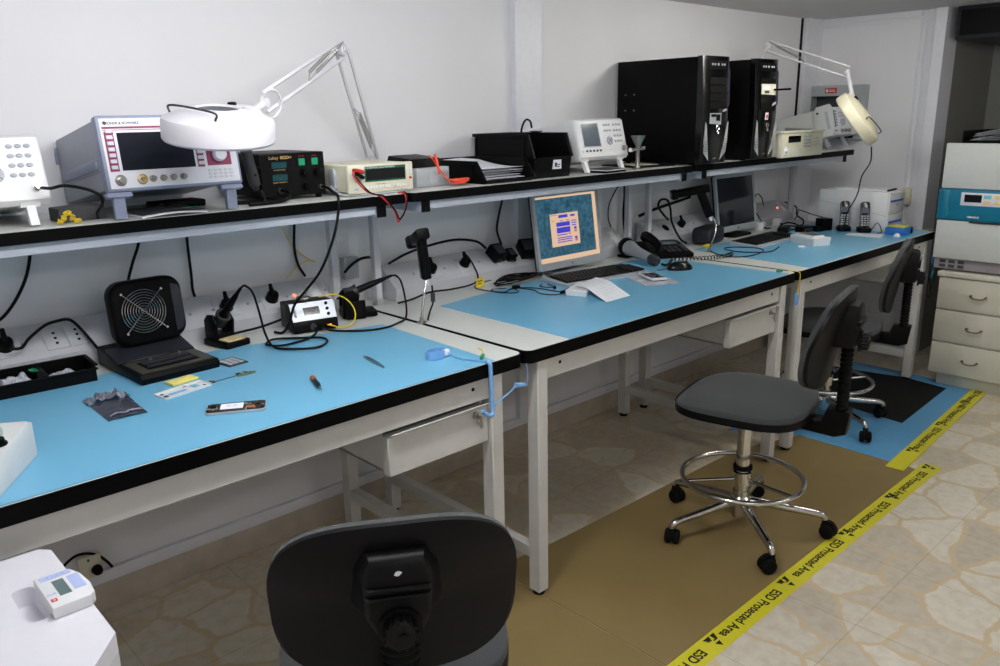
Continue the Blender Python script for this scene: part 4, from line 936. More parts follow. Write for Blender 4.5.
def tower(label, loc, kind):
    t = thing('computer_tower', label, 'computer tower', loc, group='black computer towers on the shelf')
    W, Hh, Dp = .212, .460, .465
    MB().box(-W/2+.002, W/2-.002, -Dp+.028, 0, .008, Hh-.003, .003).obj('case', M['black'], t)
    for x in (-.075,.075):
        for y in (-.05,-Dp+.06): MB().cyl((x,y,0),(x,y,.009),.012).obj('foot', M['rub'], t)
    q = MB(); [q.cyl((-W/2-.0005,y,z),(-W/2+.003,y,z),.0035,n=10) for y in (-.05,-.10) for z in (.24,.31)]; q.obj('side_bolts', M['nickel'], t)
    # bowed front: seen from the side it bulges, seen from the front it is waisted
    q = MB(); n = 14; V = []; F = []
    for i in range(n+1):
        u = i/n; z = .006+u*(Hh-.006); yb = -Dp+.028; bul = .022+.018*math.sin(PI*(.15+.75*u)); w = W/2*(1.0-.015*math.cos(PI*(u*2-1)))
        V += [(-w,yb,z),(-w*.97,yb-bul*.75,z),(-w*.78,yb-bul,z),(w*.78,yb-bul,z),(w*.97,yb-bul*.75,z),(w,yb,z)]
    for i in range(n):
        for k in range(5): a = 6*i+k; F.append((a,a+1,a+7,a+6))
    F.append((0,5,4,3,2,1)); F.append(tuple(6*n+k for k in range(6)))
    F += [(6*i+5,6*i,6*i+6,6*i+11) for i in range(n)]
    q.raw(V, F); bmesh.ops.recalc_face_normals(q.bm, faces=q.bm.faces[:]); q.obj('front_bezel', M['gloss'], t)
    yb = lambda z: -Dp+.028-(.022+.018*math.sin(PI*(.15+.75*((z-.006)/(Hh-.006)))))
    def plate(nm, m, poly, off=.0012, th=.002):
        q = MB(); q.raw([(x, yb(z)-off, z) for x, z in poly] + [(x, yb(z)+th, z) for x, z in poly], [tuple(range(len(poly)))] + [(i,(i+1)%len(poly),len(poly)+(i+1)%len(poly),len(poly)+i) for i in range(len(poly))]); bmesh.ops.recalc_face_normals(q.bm, faces=q.bm.faces[:]); return q.obj(nm, m, t)
    plate('top_strip', M['black'], [(-.072,.405),(.072,.405),(.075,.442),(-.075,.442)])
    for x, r in ((-.045,.005),(-.025,.005),(.0,.006),(.03,.005),(.048,.005)):
        MB().cyl((x,yb(.425)-.004,.425),(x,yb(.425)+.003,.425),r,n=12).obj('front_port', M['key'], t)
    for z0 in (.372,.338,.304,.270):
        plate('drive_bay', M['blackm'], [(-.066,z0-.030),(.066,z0-.030),(.066,z0),(-.066,z0)], .0022)
    plate('side_strip', M['purpl'], [(.074,.24),(.092,.26),(.096,.40),(.080,.425),(.074,.40)], .001)
    if kind == 0:
        plate('card_slot', M['silver'], [(-.060,.178),(.030,.172),(.030,.222),(-.060,.222)], .0015)
        plate('slot_shadow', M['blackm'], [(-.010,.190),(.022,.188),(.022,.216),(-.010,.216)], .0022)
        plate('slot_notch', M['blackm'], [(-.050,.206),(-.012,.206),(-.012,.218),(-.050,.218)], .0022)
        plate('button_tab', M['key'], [(.036,.226),(.068,.232),(.066,.240),(.044,.236)], .004)
    else:
        plate('cream_reader', M['cream'], [(-.064,.302),(.066,.298),(.066,.348),(-.064,.348)], .003)
        plate('reader_slot', M['print'], [(-.036,.306),(.004,.306),(.004,.318),(-.036,.318)], .004)
        plate('reader_label', M['paper'], [(-.050,.322),(.012,.322),(.012,.340),(-.050,.340)], .004)
        plate('drive_door', M['gloss'], [(-.066,.225),(.066,.225),(.066,.296),(-.066,.296)], .003)
        plate('button_tab', M['key'], [(.034,.248),(.070,.258),(.066,.268),(.044,.262)], .005)
        plate('red_sticker', M['paper'], [(-.018,.186),(.008,.186),(.010,.218),(-.014,.218)], .002)
        plate('sticker_print', M['red'], [(-.012,.192),(.004,.192),(.006,.210),(-.008,.210)], .003)
    for s in (-1,1): plate('mesh_wing', M['mesh'], [(s*.086,.052),(s*.046,.020),(s*.060,.08),(s*.082,.175),(s*.090,.185),(s*.092,.10)], .0015)
    q = MB(); y0 = yb(.158)-.0025; q.torus((.004,y0,.160),.010,.0035,(0,1,0),16,6); q.torus((.006,y0,.140),.0065,.003,(0,1,0),14,6); q.obj('silver_badge', M['chrome'], t)
    q = MB(); q.box(-.010,-.001,yb(.028)-.003,yb(.028),.024,.030).box(.002,.012,yb(.028)-.003,yb(.028),.026,.032); q.obj('lower_badge', M['brass'], t)
    return t
tower('black computer tower with a silver card slot, left one of the two towers', (1.647,-.012,ZS2), 0)
tower('black computer tower with a cream card reader and pen-like stick, right one of the two', (2.074,-.012,ZS2), 1)
t = thing('usb_stick', 'thin black stick poking out of the cream card reader of the right tower', 'usb stick', (2.120,-.492,ZS2+.322))
q = MB(); q.cyl((0,0,0),(.008,-.080,.001),.0048,n=10); q.obj('stick', M['black'], t)

# ================================================================ far shelf
M['lab'] = mat('instrument_white', srgb(206,210,208), .45, var=.02)
t = thing('counter_instrument', 'cream boxy instrument with small dark display at the front edge of the far shelf', 'test instrument', (2.416,-.09,ZS2))
W, Hh, Dp = .424, .126, .42
MB().box(-W/2+.006, W/2-.006, -Dp+.02, 0, .006, Hh-.006, .003).obj('case', M['mmc'], t)
q = MB(); q.box(-W/2, W/2, -Dp, -Dp+.03, 0, Hh, .004).box(-W/2-.004, W/2+.004, -Dp-.006, -Dp+.03, Hh-.008, Hh+.002, .002); q.obj('front_bezel', M['mmc'], t)
for s in (-1,1): MB().box(s*W/2-.004, s*W/2+.004, -Dp+.06, -.05, .04, .10, .002).obj('side_handle', M['silver'], t)
P = front(Dp)
on(P).box(-W/2+.04, -.030, .066, .110, 0, .003, .001, 1).obj('display_frame', M['cream'], t)
on(P).box(-W/2+.05, -.036, .072, .104, .002, .0035).obj('display', M['lcd'], t)
keys(P, 'key', t, M['silver'], [(.004+.018*i, .050+.016*j, 0) for i in range(5) for j in range(4)], lambda b: b.box(-.006,.006,-.005,.005,0,.003,.001,1))
keys(P, 'small_key', t, M['silver'], [(.110+.022*i, .055+.016*j, 0) for i in range(3) for j in range(3)], lambda b: b.box(-.006,.006,-.0035,.0035,0,.003,.001,1))
on(P).box(-W/2+.02, -W/2+.048, .018, .052, 0, .0012).obj('label', M['paper'], t)
on(P, -W/2+.034, .035).cyl((0,0,0),(0,0,.012),.010,n=16).obj('power_button', M['white'], t)

t = thing('tilted_instrument', 'white instrument with padded handle guards, tilted up behind the cream instrument', 'test instrument', (3.225,-.03,1.264), rot=(D2R(-13),0,0))
W, Hh, Dp = .31, .170, .31
MB().box(-W/2, W/2, -Dp+.03, 0, 0, Hh-.012, .006).obj('case', M['lab'], t)
q = MB()
for i in range(13):
    y = -.21+.0125*i; q.prism([(y,.055),(y+.006,.055),(y+.006,.055+.008+.006*i*.55),(y,.055+.008+.006*i*.55)], -W/2-.0012, -W/2+.001, 'x')
q.obj('vent_grille', M['print'], t)
for s in (-1,1):
    x = s*W/2; q = MB(); q.prism([(-Dp+.07,-.006),(-Dp-.028,-.006),(-Dp-.038,.03),(-Dp-.038,Hh-.02),(-Dp-.024,Hh+.004),(-Dp+.05,Hh+.002),(-Dp+.075,Hh-.03)], min(x-.012*s,x+.014*s), max(x-.012*s,x+.014*s), 'x', .006, 3); q.obj('bumper', M['lab'], t)
    q = MB(); q.prism([(-Dp-.020,.035),(-Dp-.004,.035),(-Dp+.004,Hh-.035),(-Dp-.014,Hh-.035)], min(x+.0135*s,x+.0155*s), max(x+.0135*s,x+.0155*s), 'x', .001, 1); q.obj('guard_slot', M['key'], t)
    MB().cyl((x+.013*s,-Dp+.045,Hh-.035),(x+.017*s,-Dp+.045,Hh-.035),.006,n=12).obj('guard_screw', M['rub'], t)
P = front(Dp-.03+.03)
MB().box(-W/2+.010, W/2-.010, -Dp, -Dp+.03, .002, Hh-.008, .003).obj('front_panel', M['facew'], t)
on(P).box(-W/2+.024, -.055, .045, .145, 0, .002).obj('screen', M['lcdg'], t)
keys(P, 'soft_key', t, M['dark'], [(-.042,.056+.016*i,0) for i in range(6)], lambda b: b.box(-.006,.006,-.004,.004,0,.003,.001,1))
keys(P, 'lower_key', t, M['dark'], [(-.115+.02*i,.026,0) for i in range(4)], lambda b: b.box(-.007,.007,-.004,.004,0,.003,.001,1))
keys(P, 'round_key', t, M['key'], [(.0+.022*i,.128-.018*j,0) for i in range(4) for j in range(2)], lambda b: b.cyl((0,0,0),(0,0,.003),.006,n=12))
keys(P, 'dial', t, M['key'], [(.030,.074,0)], lambda b: b.cyl((0,0,0),(0,0,.012),.022,.020,n=24))
keys(P, 'connector', t, M['nickel'], [(.012,.024,0),(.062,.024,0),(.104,.024,0)], lambda b: (b.cyl((0,0,0),(0,0,.004),.012,n=16), b.cyl((0,0,.004),(0,0,.016),.007,n=14)))
for x in (-.11,.11):
    q = MB(); q.prism([(-Dp+.045,.004),(-Dp+.062,.004),(-Dp+.036,-.066),(-Dp+.018,-.062)], x-.009, x+.009, 'x', .001, 1); q.obj('leg', M['steelg'], t)
# grey wall box with red sticker
t = thing('wall_cabinet', 'grey open-fronted metal box with a red sticker, on the end wall above the shelf', 'wall box', (XE-.0005,-.185,1.30))
q = MB(); D_, w2 = .085, .168
q.box(-D_,0,-w2,w2,0,.006).box(-D_,0,-w2,w2,.255,.318,.002,1).box(-D_,0,-w2,-w2+.035,.006,.255).box(-D_,0,w2-.020,w2,.006,.255).box(-.006,0,-w2,w2,0,.3); q.obj('housing', M['silver'], t)
MB().box(-.012,-.006,-w2+.035,w2-.02,.006,.255).obj('dark_interior', M['print'], t)
q = MB(); q.box(-D_-.001,-D_,-.01,.065,.272,.302); q.obj('red_sticker', M['red'], t)
q = MB(); q.box(-D_-.0018,-D_-.001,.045,.058,.279,.295).box(-D_-.0018,-D_-.001,.0,.04,.289,.292).box(-D_-.0018,-D_-.001,.0,.04,.281,.284); q.obj('sticker_print', M['paper'], t)
magnifier('cream ring magnifier lamp with its head hanging edge-on in front of the end wall', (2.36,-.044,1.33), (2.465,-.25,1.80), (2.51,-.66,1.654), (2.395,-.78,1.432), (.265,-.757,.60), .138, M['lampc'], None, ZS2)
cable('lamp_lead', [(2.388,-.862,1.306),(2.47,-.83,1.23),(2.60,-.74,1.15),(2.66,-.70,1.05),(2.70,-.64,.95),(2.76,-.60,.855),(2.80,-.56,.8365)], .0032, 'black lead hanging from the cream magnifier lamp down to the cordless phones')
# ================================================================ middle bench: monitor, keyboard, phones
def screen_mat(seed):
    m = bpy.data.materials.new('lit_screen'); m.use_nodes = True; nt = m.node_tree; b = nt.nodes['Principled BSDF']
    tc = nt.nodes.new('ShaderNodeTexCoord'); n = nt.nodes.new('ShaderNodeTexNoise'); n.inputs['Scale'].default_value = 60; n.inputs['Detail'].default_value = 6
    nt.links.new(tc.outputs['Object'], n.inputs['Vector'])
    r = nt.nodes.new('ShaderNodeValToRGB'); e = r.color_ramp.elements; e[0].position = .35; e[1].position = .65
    e[0].color = (*srgb(26,72,96),1); e[1].color = (*srgb(66,118,142),1); nt.links.new(n.outputs['Fac'], r.inputs['Fac'])
    nt.links.new(r.outputs['Color'], b.inputs['Emission Color']); b.inputs['Emission Strength'].default_value = .75
    b.inputs['Base Color'].default_value = (.01,.01,.01,1); b.inputs['Roughness'].default_value = .3; return m
M['screen'] = screen_mat(1)
def emi(n, c, s=.8): return mat(n, (.01,.01,.01), .3, emit=srgb(*c), es=s)
M['e_peach'] = emi('screen_peach', (244,206,170)); M['e_blue'] = emi('screen_blue', (70,66,214)); M['e_red'] = emi('screen_red', (232,100,80)); M['e_dark'] = emi('screen_dark', (40,40,50), .4)
def monitor(label, loc, rz, W, Hh, lit, tilt):
    t = thing('monitor', label, 'monitor', loc, rz)
    MB().prism(rrect(-.10,.10,-.045,.065,.03,6), 0, .012, 'z', .003).obj('stand_base', M['silver'] if lit else M['black'], t)
    MB().box(-.035,.035,.040,.058,.011,.20,.004).obj('stand_neck', M['black'], t)
    B = Matrix.Translation((0,-.012,.030)) @ Matrix.Rotation(-tilt,4,'X')
    q = MB(); q.M = B; q.box(-W/2+.006,W/2-.006,.010,.030,.004,Hh-.004,.004).prism(rrect(-W/2+.05,W/2-.05,.04,Hh-.05,.03,4), .030, .044, 'y', .006); q.obj('back_shell', M['black'], t)
    o = rrect(-W/2,W/2,0,Hh,.008,4); i = rrect(-W/2+.017,W/2-.017,.030,Hh-.017,.002,4); n = len(o)
    q = MB(); q.M = B
    V = [(p[0],0,p[1]) for p in o]+[(p[0],.014,p[1]) for p in o]+[(p[0],0,p[1]) for p in i]+[(p[0],.014,p[1]) for p in i]
    q.raw(V, [f for k in range(n) for f in ((k,(k+1)%n,2*n+(k+1)%n,2*n+k),(k,n+k,n+(k+1)%n,(k+1)%n),(2*n+k,2*n+(k+1)%n,3*n+(k+1)%n,3*n+k),(n+k,3*n+k,3*n+(k+1)%n,n+(k+1)%n))])
    bmesh.ops.recalc_face_normals(q.bm, faces=q.bm.faces[:]); q.obj('bezel', M['silver'], t)
    x0, x1, z0, z1 = -W/2+.017, W/2-.017, .030, Hh-.017
    q = MB(); q.M = B; q.box(x0,x1,.004,.008,z0,z1)
    s = q.obj('screen', M['e_peach'] if lit else M['scr'], t)
    P = B @ Matrix.Translation((0,.004,0)) @ Matrix.Rotation(PI/2,4,'X')
    if lit:
        on(P).box(x0+.004,x1-.022,z0+.020,z1-.009,0,.0004).obj('desktop', M['screen'], s)
        w0,w1,h0,h1 = -.108,.066,.090,.226
        on(P).box(w0,w1,h0,h1,.0004,.0007).obj('window', M['e_peach'], s)
        q = on(P)
        for u0,u1,v0,v1 in ((.30,.62,.86,.95),(.72,.88,.87,.93),(.20,.68,.60,.73),(.20,.68,.40,.57),(.20,.56,.33,.36),(.60,.68,.34,.37),(.20,.72,.24,.27),(.20,.72,.18,.21),(.20,.72,.11,.14),(.74,.92,.72,.75),(.74,.92,.65,.68),(.74,.90,.58,.61),(.82,.91,.46,.54),(.82,.91,.16,.24),(.34,.44,.76,.78),(.56,.66,.76,.78)):
            q.box(w0+u0*(w1-w0), w0+u1*(w1-w0), h0+v0*(h1-h0), h0+v1*(h1-h0), .0007, .0010)
        q.obj('form_fields', M['e_blue'], s)
        q = on(P)
        for u0,u1,v0,v1 in ((.82,.91,.38,.44),(.82,.91,.09,.15),(.05,.13,.78,.80)): q.box(w0+u0*(w1-w0), w0+u1*(w1-w0), h0+v0*(h1-h0), h0+v1*(h1-h0), .0007, .0010)
        q.obj('red_fields', M['e_red'], s)
        ptext(P, 'menu_line', 'File Edit View', .007, M['e_dark'], s, w0+.022, h1-.005, .0008)
        ptext(P, 'logo', 'hp', .013, M['dark'], t, .0, .015, .0045)
    else:
        on(P,.0,.015).cyl((0,0,.004),(0,0,.0046),.006,n=16).obj('logo', M['dark'], t)
    return t
monitor('silver framed monitor with a lit blue desktop and a peach window', (.978,-.232,TH), 0, .408, .318, True, D2R(8))
t = monitor('switched-off silver framed monitor on the far bench', (2.345,-.203,TH), D2R(0), .388, .300, False, D2R(8))

M['kb'] = mat('black_keycap', srgb(14,14,15), .45, var=.1, spec=.2)
M['kbs'] = mat('silver_keyboard_tray', srgb(186,192,200), .35, .2, var=.03)
def keyboard(label, loc, rz, W=.445, D=.165):
    t = thing('keyboard', label, 'keyboard', loc, rz)
    q = MB(); q.prism([(-D/2,0),(D/2,0),(D/2,.020),(-D/2+.03,.012),(-D/2,.009)], -W/2, W/2, 'x', .004); q.obj('tray', M['kbs'], t)
    sl = math.atan2(.008,.135); P = Matrix.Translation((0,-D/2+.03,.0122)) @ Matrix.Rotation(sl,4,'X')
    on(P).box(-W/2+.010,W/2-.010,-.010,D-.036,0,.0015,.0005,1).obj('deck', M['kb'], t)
    pt = []; 
    for r in range(6):
        n = 14
        for c in range(n):
            if r == 0 and 3 <= c <= 8: continue
            pt.append((-W/2+.022+.0195*c+(.004*(r%2)), -.002+.0195*r, .0015))
        if r > 0 or True:
            for c in range(4):
                if r < 5: pt.append((W/2-.074+.0185*c, -.002+.0195*r, .0015))
    pt = pt[:98]
    keys(P, 'key', t, M['kb'], pt, lambda b: b.prism([(-.0085,0),(.0085,0),(.007,.006),(-.007,.006)], -.008, .008, 'y', .0008, 1))
    on(P).box(-W/2+.022+.0195*3-.008, -W/2+.022+.0195*8+.012, -.010,.006,.0015,.0075,.001,1).obj('space_bar', M['kb'], t)
    q = on(P)
    for k in range(3): q.box(W/2-.055+.012*k, W/2-.049+.012*k, D-.046, D-.043, .0015, .0022)
    q.obj('lock_lights', M['key'], t)
    return t
keyboard('black and silver keyboard in front of the lit monitor', (.963,-.387,ZB), D2R(-8))
keyboard('black and silver keyboard in front of the switched-off monitor', (2.245,-.430,ZB), D2R(2))

t = thing('mouse', 'glossy black computer mouse on the middle blue mat', 'mouse', (1.322,-.548,ZB), D2R(150))
b = MB(); nu, nv = 24, 12
def mf(u, v):
    a = 2*PI*u; r = math.sin(PI/2*min(1,(1-v)*1.0)); rr = (1-v**2.4)**.5 if v < 1 else 0
    return (.057*math.cos(a)*rr*(1-.08*math.sin(a)**2), .032*math.sin(a)*rr, .036*v*(1+.15*math.cos(a)*(1-v)))
b.grid(mf, nu, nv); bmesh.ops.remove_doubles(b.bm, verts=b.bm.verts[:], dist=.0004); b.obj('shell', M['gloss'], t, smooth=60)
q = MB(); q.cyl((-.028,-.003,.0305),(-.028,.003,.0305),.006,n=14); q.obj('wheel', M['dark'], t)
q = MB(); q.tube([(.055,0,.008),(.085,-.004,.003),(.10,-.01,.0025)], .0018, 6); q.obj('lead', M['cable'], t)

# leaflet over a small white box
t = thing('phone_box', 'small white phone box under the folded leaflet on the middle bench', 'box', (.705,-.535,ZB), D2R(24))
MB().box(-.075,.075,-.040,.040,0,.013,.0015,1).obj('tray', M['white'], t)
MB().box(-.0765,.0765,-.0415,.0415,.010,.022,.0015,1).obj('lid', M['white'], t)
b = MB()
A = [Vector((.862,-.470,.862)), Vector((.682,-.522,.862)), Vector((.634,-.712,.8335)), Vector((.776,-.708,.8335))]
def lf(u, v):
    p = A[0].lerp(A[1], u).lerp(A[3].lerp(A[2], u), v); k = v; z = .8575 - (.0245)*max(0,(v-.42)/.58)**1.15 + .004*math.sin(PI*min(1,v*1.6)); return (p.x, p.y, max(.8328, z))
b.grid(lf, 10, 16, .0006)
# printed lines
o = tag(b.obj('leaflet', M['paper']), 'white printed leaflet draped over the small white phone box', 'leaflet')
q = MB()
for k in range(9):
    v = .12+.085*k; us = (.15,.75-.04*(k%3)) if k < 8 else (.62,.82)
    p0, p1 = Vector(lf(us[0],v)), Vector(lf(us[1],v)); d = (Vector(lf(.5,v+.02))-Vector(lf(.5,v))).normalized()*.0012
    q.raw([p0+Vector((0,0,.0012)),p1+Vector((0,0,.0012)),p1+d+Vector((0,0,.0012)),p0+d+Vector((0,0,.0012))],[(0,1,2,3)])
q.obj('print', M['key'], o)

t = thing('smartphone', 'white smartphone lying in a clear plastic sleeve beside the mouse', 'smartphone', (1.085,-.580,ZB+.0065), D2R(62))
MB().prism(rrect(-.069,.069,-.0335,.0335,.009,5), 0, .0075, 'z', .0015, 2).obj('body', M['white'], t)
MB().box(-.052,.052,-.030,.030,.0074,.0079).obj('screen', M['scr'], t)
MB().cyl((-.061,0,.0074),(-.061,0,.0080),.0045,n=16).obj('home_button', M['silver'], t)
b = MB(); b.grid(lambda u, v: ((u-.5)*.235, (v-.5)*.155+.01, .0012+.0035*abs(noise.noise(Vector((u*5,v*4,7))))), 14, 10, .0006); o = b.obj('plastic_sleeve', M['bag'], loc=(1.075,-.585,ZB), rot=(0,0,D2R(64)), smooth=0); tag(o, 'clear plastic sleeve spread under the white smartphone beside the mouse', 'plastic sleeve')

# desk phone
t = thing('desk_phone', 'black desk telephone at the right rear corner of the middle bench', 'desk phone', (1.585,-.27,ZB), D2R(-28))
q = MB(); q.prism([(-.11,0),(.10,0),(.10,.052),(.06,.055),(-.11,.018)], -.105, .105, 'x', .006, 3); q.obj('body', M['black'], t)
sl = math.atan2(.037,.17); P = Matrix.Translation((0,-.11,.0185)) @ Matrix.Rotation(sl,4,'X')
q = on(P,-.072,.088); q.M = q.M @ Matrix.Rotation(PI/2,4,'Z'); q.tube([(-.092,0,.012),(-.085,0,.030),(-.05,0,.040),(0,0,.043),(.05,0,.040),(.085,0,.030),(.092,0,.012)], .016, 12, 5, rz=.022); q.obj('handset', M['black'], t)
keys(P, 'key', t, M['dark'], [(-.005+.026*i,.035+.019*j,0) for i in range(3) for j in range(4)], lambda b: b.box(-.009,.009,-.006,.006,0,.004,.001,1))
on(P,.025,.138).box(-.045,.055,-.018,.018,0,.003,.001,1).obj('display', M['lcdg'], t)
keys(P, 'side_key', t, M['dark'], [(.080,.035+.016*j,0) for j in range(5)], lambda b: b.box(-.010,.010,-.005,.005,0,.003,.001,1))
# coiled phone cord and loops of thin cable
pts = [(1.47,-.405),(1.52,-.455),(1.57,-.50),(1.63,-.53),(1.70,-.545),(1.76,-.535)]
b = MB(); cps = []
for i in range(len(pts)-1):
    for k in range(36):
        u = (i+k/36); p = Vector(pts[i]).lerp(Vector(pts[i+1]), k/36); a = u*36/4*PI*2/2.2
        d = (Vector(pts[i+1])-Vector(pts[i])).normalized(); nn = Vector((-d.y,d.x)); cps.append((p.x+nn.x*.0085*math.cos(a), p.y+nn.y*.0085*math.cos(a), TH+.0125+.0085*math.sin(a)))
b.tube(cps, .0019, 5, smooth=False); tag(b.obj('coiled_cord', M['cable']), 'black coiled telephone cord lying across the gap between the middle and far benches', 'cord')
cable('loose_cable', [(1.79,-.40,.8345),(1.74,-.47,.8345),(1.72,-.55,.8345),(1.78,-.60,.8345),(1.88,-.60,.8345),(1.97,-.575,.8345),(2.01,-.53,.8345),(2.00,-.46,.8345),(1.95,-.40,.8345),(1.88,-.42,.838),(1.84,-.50,.8395),(1.86,-.57,.8395),(1.95,-.62,.8365),(2.10,-.585,.8365)], .0025, 'thin black cable looped on the far blue mat before the dark monitor')

# grey-handled barcode scanner lying down
t = thing('barcode_scanner', 'grey and black handheld scanner lying between keyboard and desk phone', 'barcode scanner', (1.370,-.310,ZB))
p0, p1 = Vector((.055,.130,.048)), Vector((-.07,-.150,.020))
d = (p1-p0); Q = Vector((0,0,1)).rotation_difference(d.normalized()).to_matrix().to_4x4()
q = MB(); q.M = Matrix.Translation(p0) @ Q; q.lathe([(0,-.026),(.034,-.024),(.042,-.008),(.040,.012),(.034,.028),(.029,.032)], 20); q.obj('head', M['black'], t)
q = MB(); q.M = Matrix.Translation(p0) @ Q; q.lathe([(.034,.018),(.037,.03),(.029,.07),(.023,.12),(.021,.20),(.023,.235)], 20); q.obj('handle', M['silver'], t)
q = MB(); q.M = Matrix.Translation(p0) @ Q; q.lathe([(.023,.232),(.025,.24),(.023,.272),(.015,.285),(0,.287)], 20); q.obj('end_collar', M['dark'], t)
MB().box(.02,.09,.10,.16,0,.012,.004).obj('cradle', M['black'], t)
q = MB(); q.tube([p1+Vector((-.005,-.012,-.002)), (-.055,-.168,.012),(.0,-.150,.009),(.05,-.12,.008),(.09,-.10,.008)], .0055, 8); q.obj('lead', M['cable'], t)
# gun scanners on goosenecks
def gun(name, label, base, neck, hp, hd, down, hl=.165):
    base, hp = Vector(base), Vector(hp); hd, down = Vector(hd).normalized(), Vector(down).normalized()
    t = thing(name, label, 'barcode scanner', base)
    L = [Vector(n)-base for n in neck]
    MB().lathe([(0,0),(.016,0),(.016,.006),(.007,.009),(.007,.02),(0,.021)], 16).obj('clamp_foot', M['nickel'], t)
    q = MB(); q.tube([(0,0,.012)]+L, .0042, 10); q.obj('gooseneck', M['chrome'], t)
    sd = hd.cross(down).normalized()
    def fr(o, zc):  # frame: z along zc, x along sd
        z = zc.normalized(); x = (sd - z*sd.dot(z)).normalized(); y = z.cross(x); m = Matrix((x,y,z)).transposed().to_4x4(); m.translation = o-base; return m
    q = MB(); q.M = fr(hp, hd); q.prism(rrect(-.022,.022,-.019,.017,.009,4), -.045, hl-.055, 'z', .004); q.prism(rrect(-.027,.027,-.023,.020,.010,4), hl-.065, hl-.035, 'z', .004); q.obj('head', M['black'], t)
    q = MB(); q.M = fr(hp, hd); q.box(-.020,.020,-.016,.013,hl-.036,hl-.0335); q.obj('window', M['scr'], t)
    q = MB(); q.M = fr(hp, down); q.prism(rrect(-.016,.016,-.020,.020,.009,4), .0, .145, 'z', .004); q.obj('grip', M['black'], t)
    q = MB(); q.M = fr(hp, down); q.box(-.0168,-.014,-.004,.004,.03,.125,.001,1).box(-.0168,-.014,.008,.012,.03,.125,.001,1); q.obj('grip_stripe', M['key'], t)
    q = MB(); q.M = fr(hp, down); q.cyl((0,0,.143),(0,0,.168),.0075,n=12); q.obj('connector', M['white'], t)
    return t
gun('gun_scanner', 'black handheld scanner standing upright on a silver gooseneck between left and middle benches', (.004,-.452,TH), [(.010,-.450,.87),(.030,-.440,.93),(.052,-.428,.972),(.058,-.424,.985)], (.040,-.418,1.112), (.42,.88,-.30), (.10,-.02,-1))
cable('scanner_lead', [(.062,-.440,.945),(.066,-.436,.92),(.064,-.440,.89),(.046,-.446,.865),(.036,-.448,.845),(.034,-.446,.8335)], .0030, 'thin grey lead with a ferrite running down from the upright scanner', M['cable'])
tag(MB().cyl((0,0,-.016),(0,0,.016),.0075,n=14,bev=.002).obj('ferrite', M['dark'], loc=(.066,-.437,.905)), 'dark grey ferrite bead on the lead below the upright scanner', 'ferrite bead')
gun('gun_scanner', 'black gun-shaped scanner on a curved silver gooseneck left of the switched-off monitor', (1.80,-.385,TH), [(1.83,-.375,.86),(1.885,-.36,.905),(1.915,-.34,.95),(1.905,-.325,.985),(1.885,-.318,1.0)], (1.825,-.30,1.120), (-.70,.62,-.16), (.36,-.20,-.91), .175)
t = thing('adhesive_tag', 'small yellow tag stuck at the rear corner of the far blue mat', 'tag', (1.90,-.305,TH+.002), .3)
MB().box(-.028,.028,-.012,.012,0,.012,.002).obj('body', M['yel'], t)
tag(MB().box(-.013,.015,-.006,.006,0,.008,.002).obj('terminal', M['green'], loc=(1.545,-.885,TH+.0025), rot=(0,0,-.4)), 'small green terminal on the front right corner of the middle bench', 'terminal')
t = thing('crocodile_clip', 'blue crocodile clip on a yellow wire at the corner between middle and far benches', 'clip', (1.575,-.90,TH+.0005))
MB().tube([(0,0,.0025),(.023,-.025,.0025),(.031,-.045,-.004),(.031,-.047,-.04),(.023,-.047,-.075),(.010,-.048,-.092)], .0016, 7).obj('wire', M['yel'], t)
q = MB(); q.M = Matrix.Translation((.008,-.049,-.113)); q.prism([(-.010,-.022),(.006,-.022),(.012,0),(.006,.024),(-.006,.024)], -.006, .006, 'y', .002); q.obj('jaw', M['ltblue'], t)

# mains plugs and adapters on the middle trunking
PY = lambda s: (-.135+.09*s, TH+.046+.072*s)
plug('black mains plug with a drooping lead and yellow tag, behind the upright scanner', .50, [(.515,-.115,.93),(.518,-.15,.88),(.50,-.165,.855),(.45,-.17,.846),(.36,-.165,.844),(.27,-.16,.848),(.18,-.165,.8365),(.115,-.17,.8345)])
t = thing('cable_tag', 'bright yellow paper tag wrapped on a black lead behind the upright scanner', 'tag', (.497,-.178,.856), .15)
MB().box(-.024,.024,-.0105,-.0085,-.020,.016).obj('flag', M['yel'], t)
q = MB(); q.box(-.017,.012,-.0115,-.0104,.002,.006).box(-.017,.004,-.0115,-.0104,-.008,-.004); q.obj('print', M['print'], t)
def adapter(label, x, s, dims, rz=0, roll=0):
    n = Vector((0,-.072,.090)).normalized(); p = Vector((x, *PY(s))) + n*.0065
    t = thing('plug_adapter', label, 'power adapter', p, rot=(FR,0,roll), group=None)
    w, h, d = dims
    MB().box(-w/2,w/2,-h/2,h/2,0,d,.005).obj('body', M['black'], t)
    MB().box(-w/2+.008,w/2-.008,-h/2+.01,h/2-.01,d,d+.0008).obj('label', M['dark'], t)
    MB().cyl((0,-h/2-.014,d*.6),(0,-h/2,d*.6),.0055,n=10).obj('strain_relief', M['black'], t)
    return t
adapter('black block adapter on the middle trunking, below a hanging cable', .665, .55, (.062,.068,.048), roll=.12)
adapter('black rounded adapter right beside the block adapter on the middle trunking', .735, .42, (.042,.050,.034))
adapter('black angled adapter on the trunking just left of the lit monitor', .842, .5, (.070,.075,.050), roll=-.3)
plug('white-backed black plug behind the upright scanner', .33, None)
plug('black mains plug behind the gun-shaped scanner', 1.98, None)
plug('black mains plug in the trunking right of the switched-off monitor', 2.66, [(2.665,-.13,.92),(2.66,-.18,.86),(2.66,-.20,.8345),(2.68,-.22,.8345)])
drop([(.768,-.040,1.186),(.770,-.036,1.153),(.748,-.034,1.08),(.730,-.040,1.02),(.722,-.075,.962)], .0046, 'black cable hanging down the wall to the block adapter')
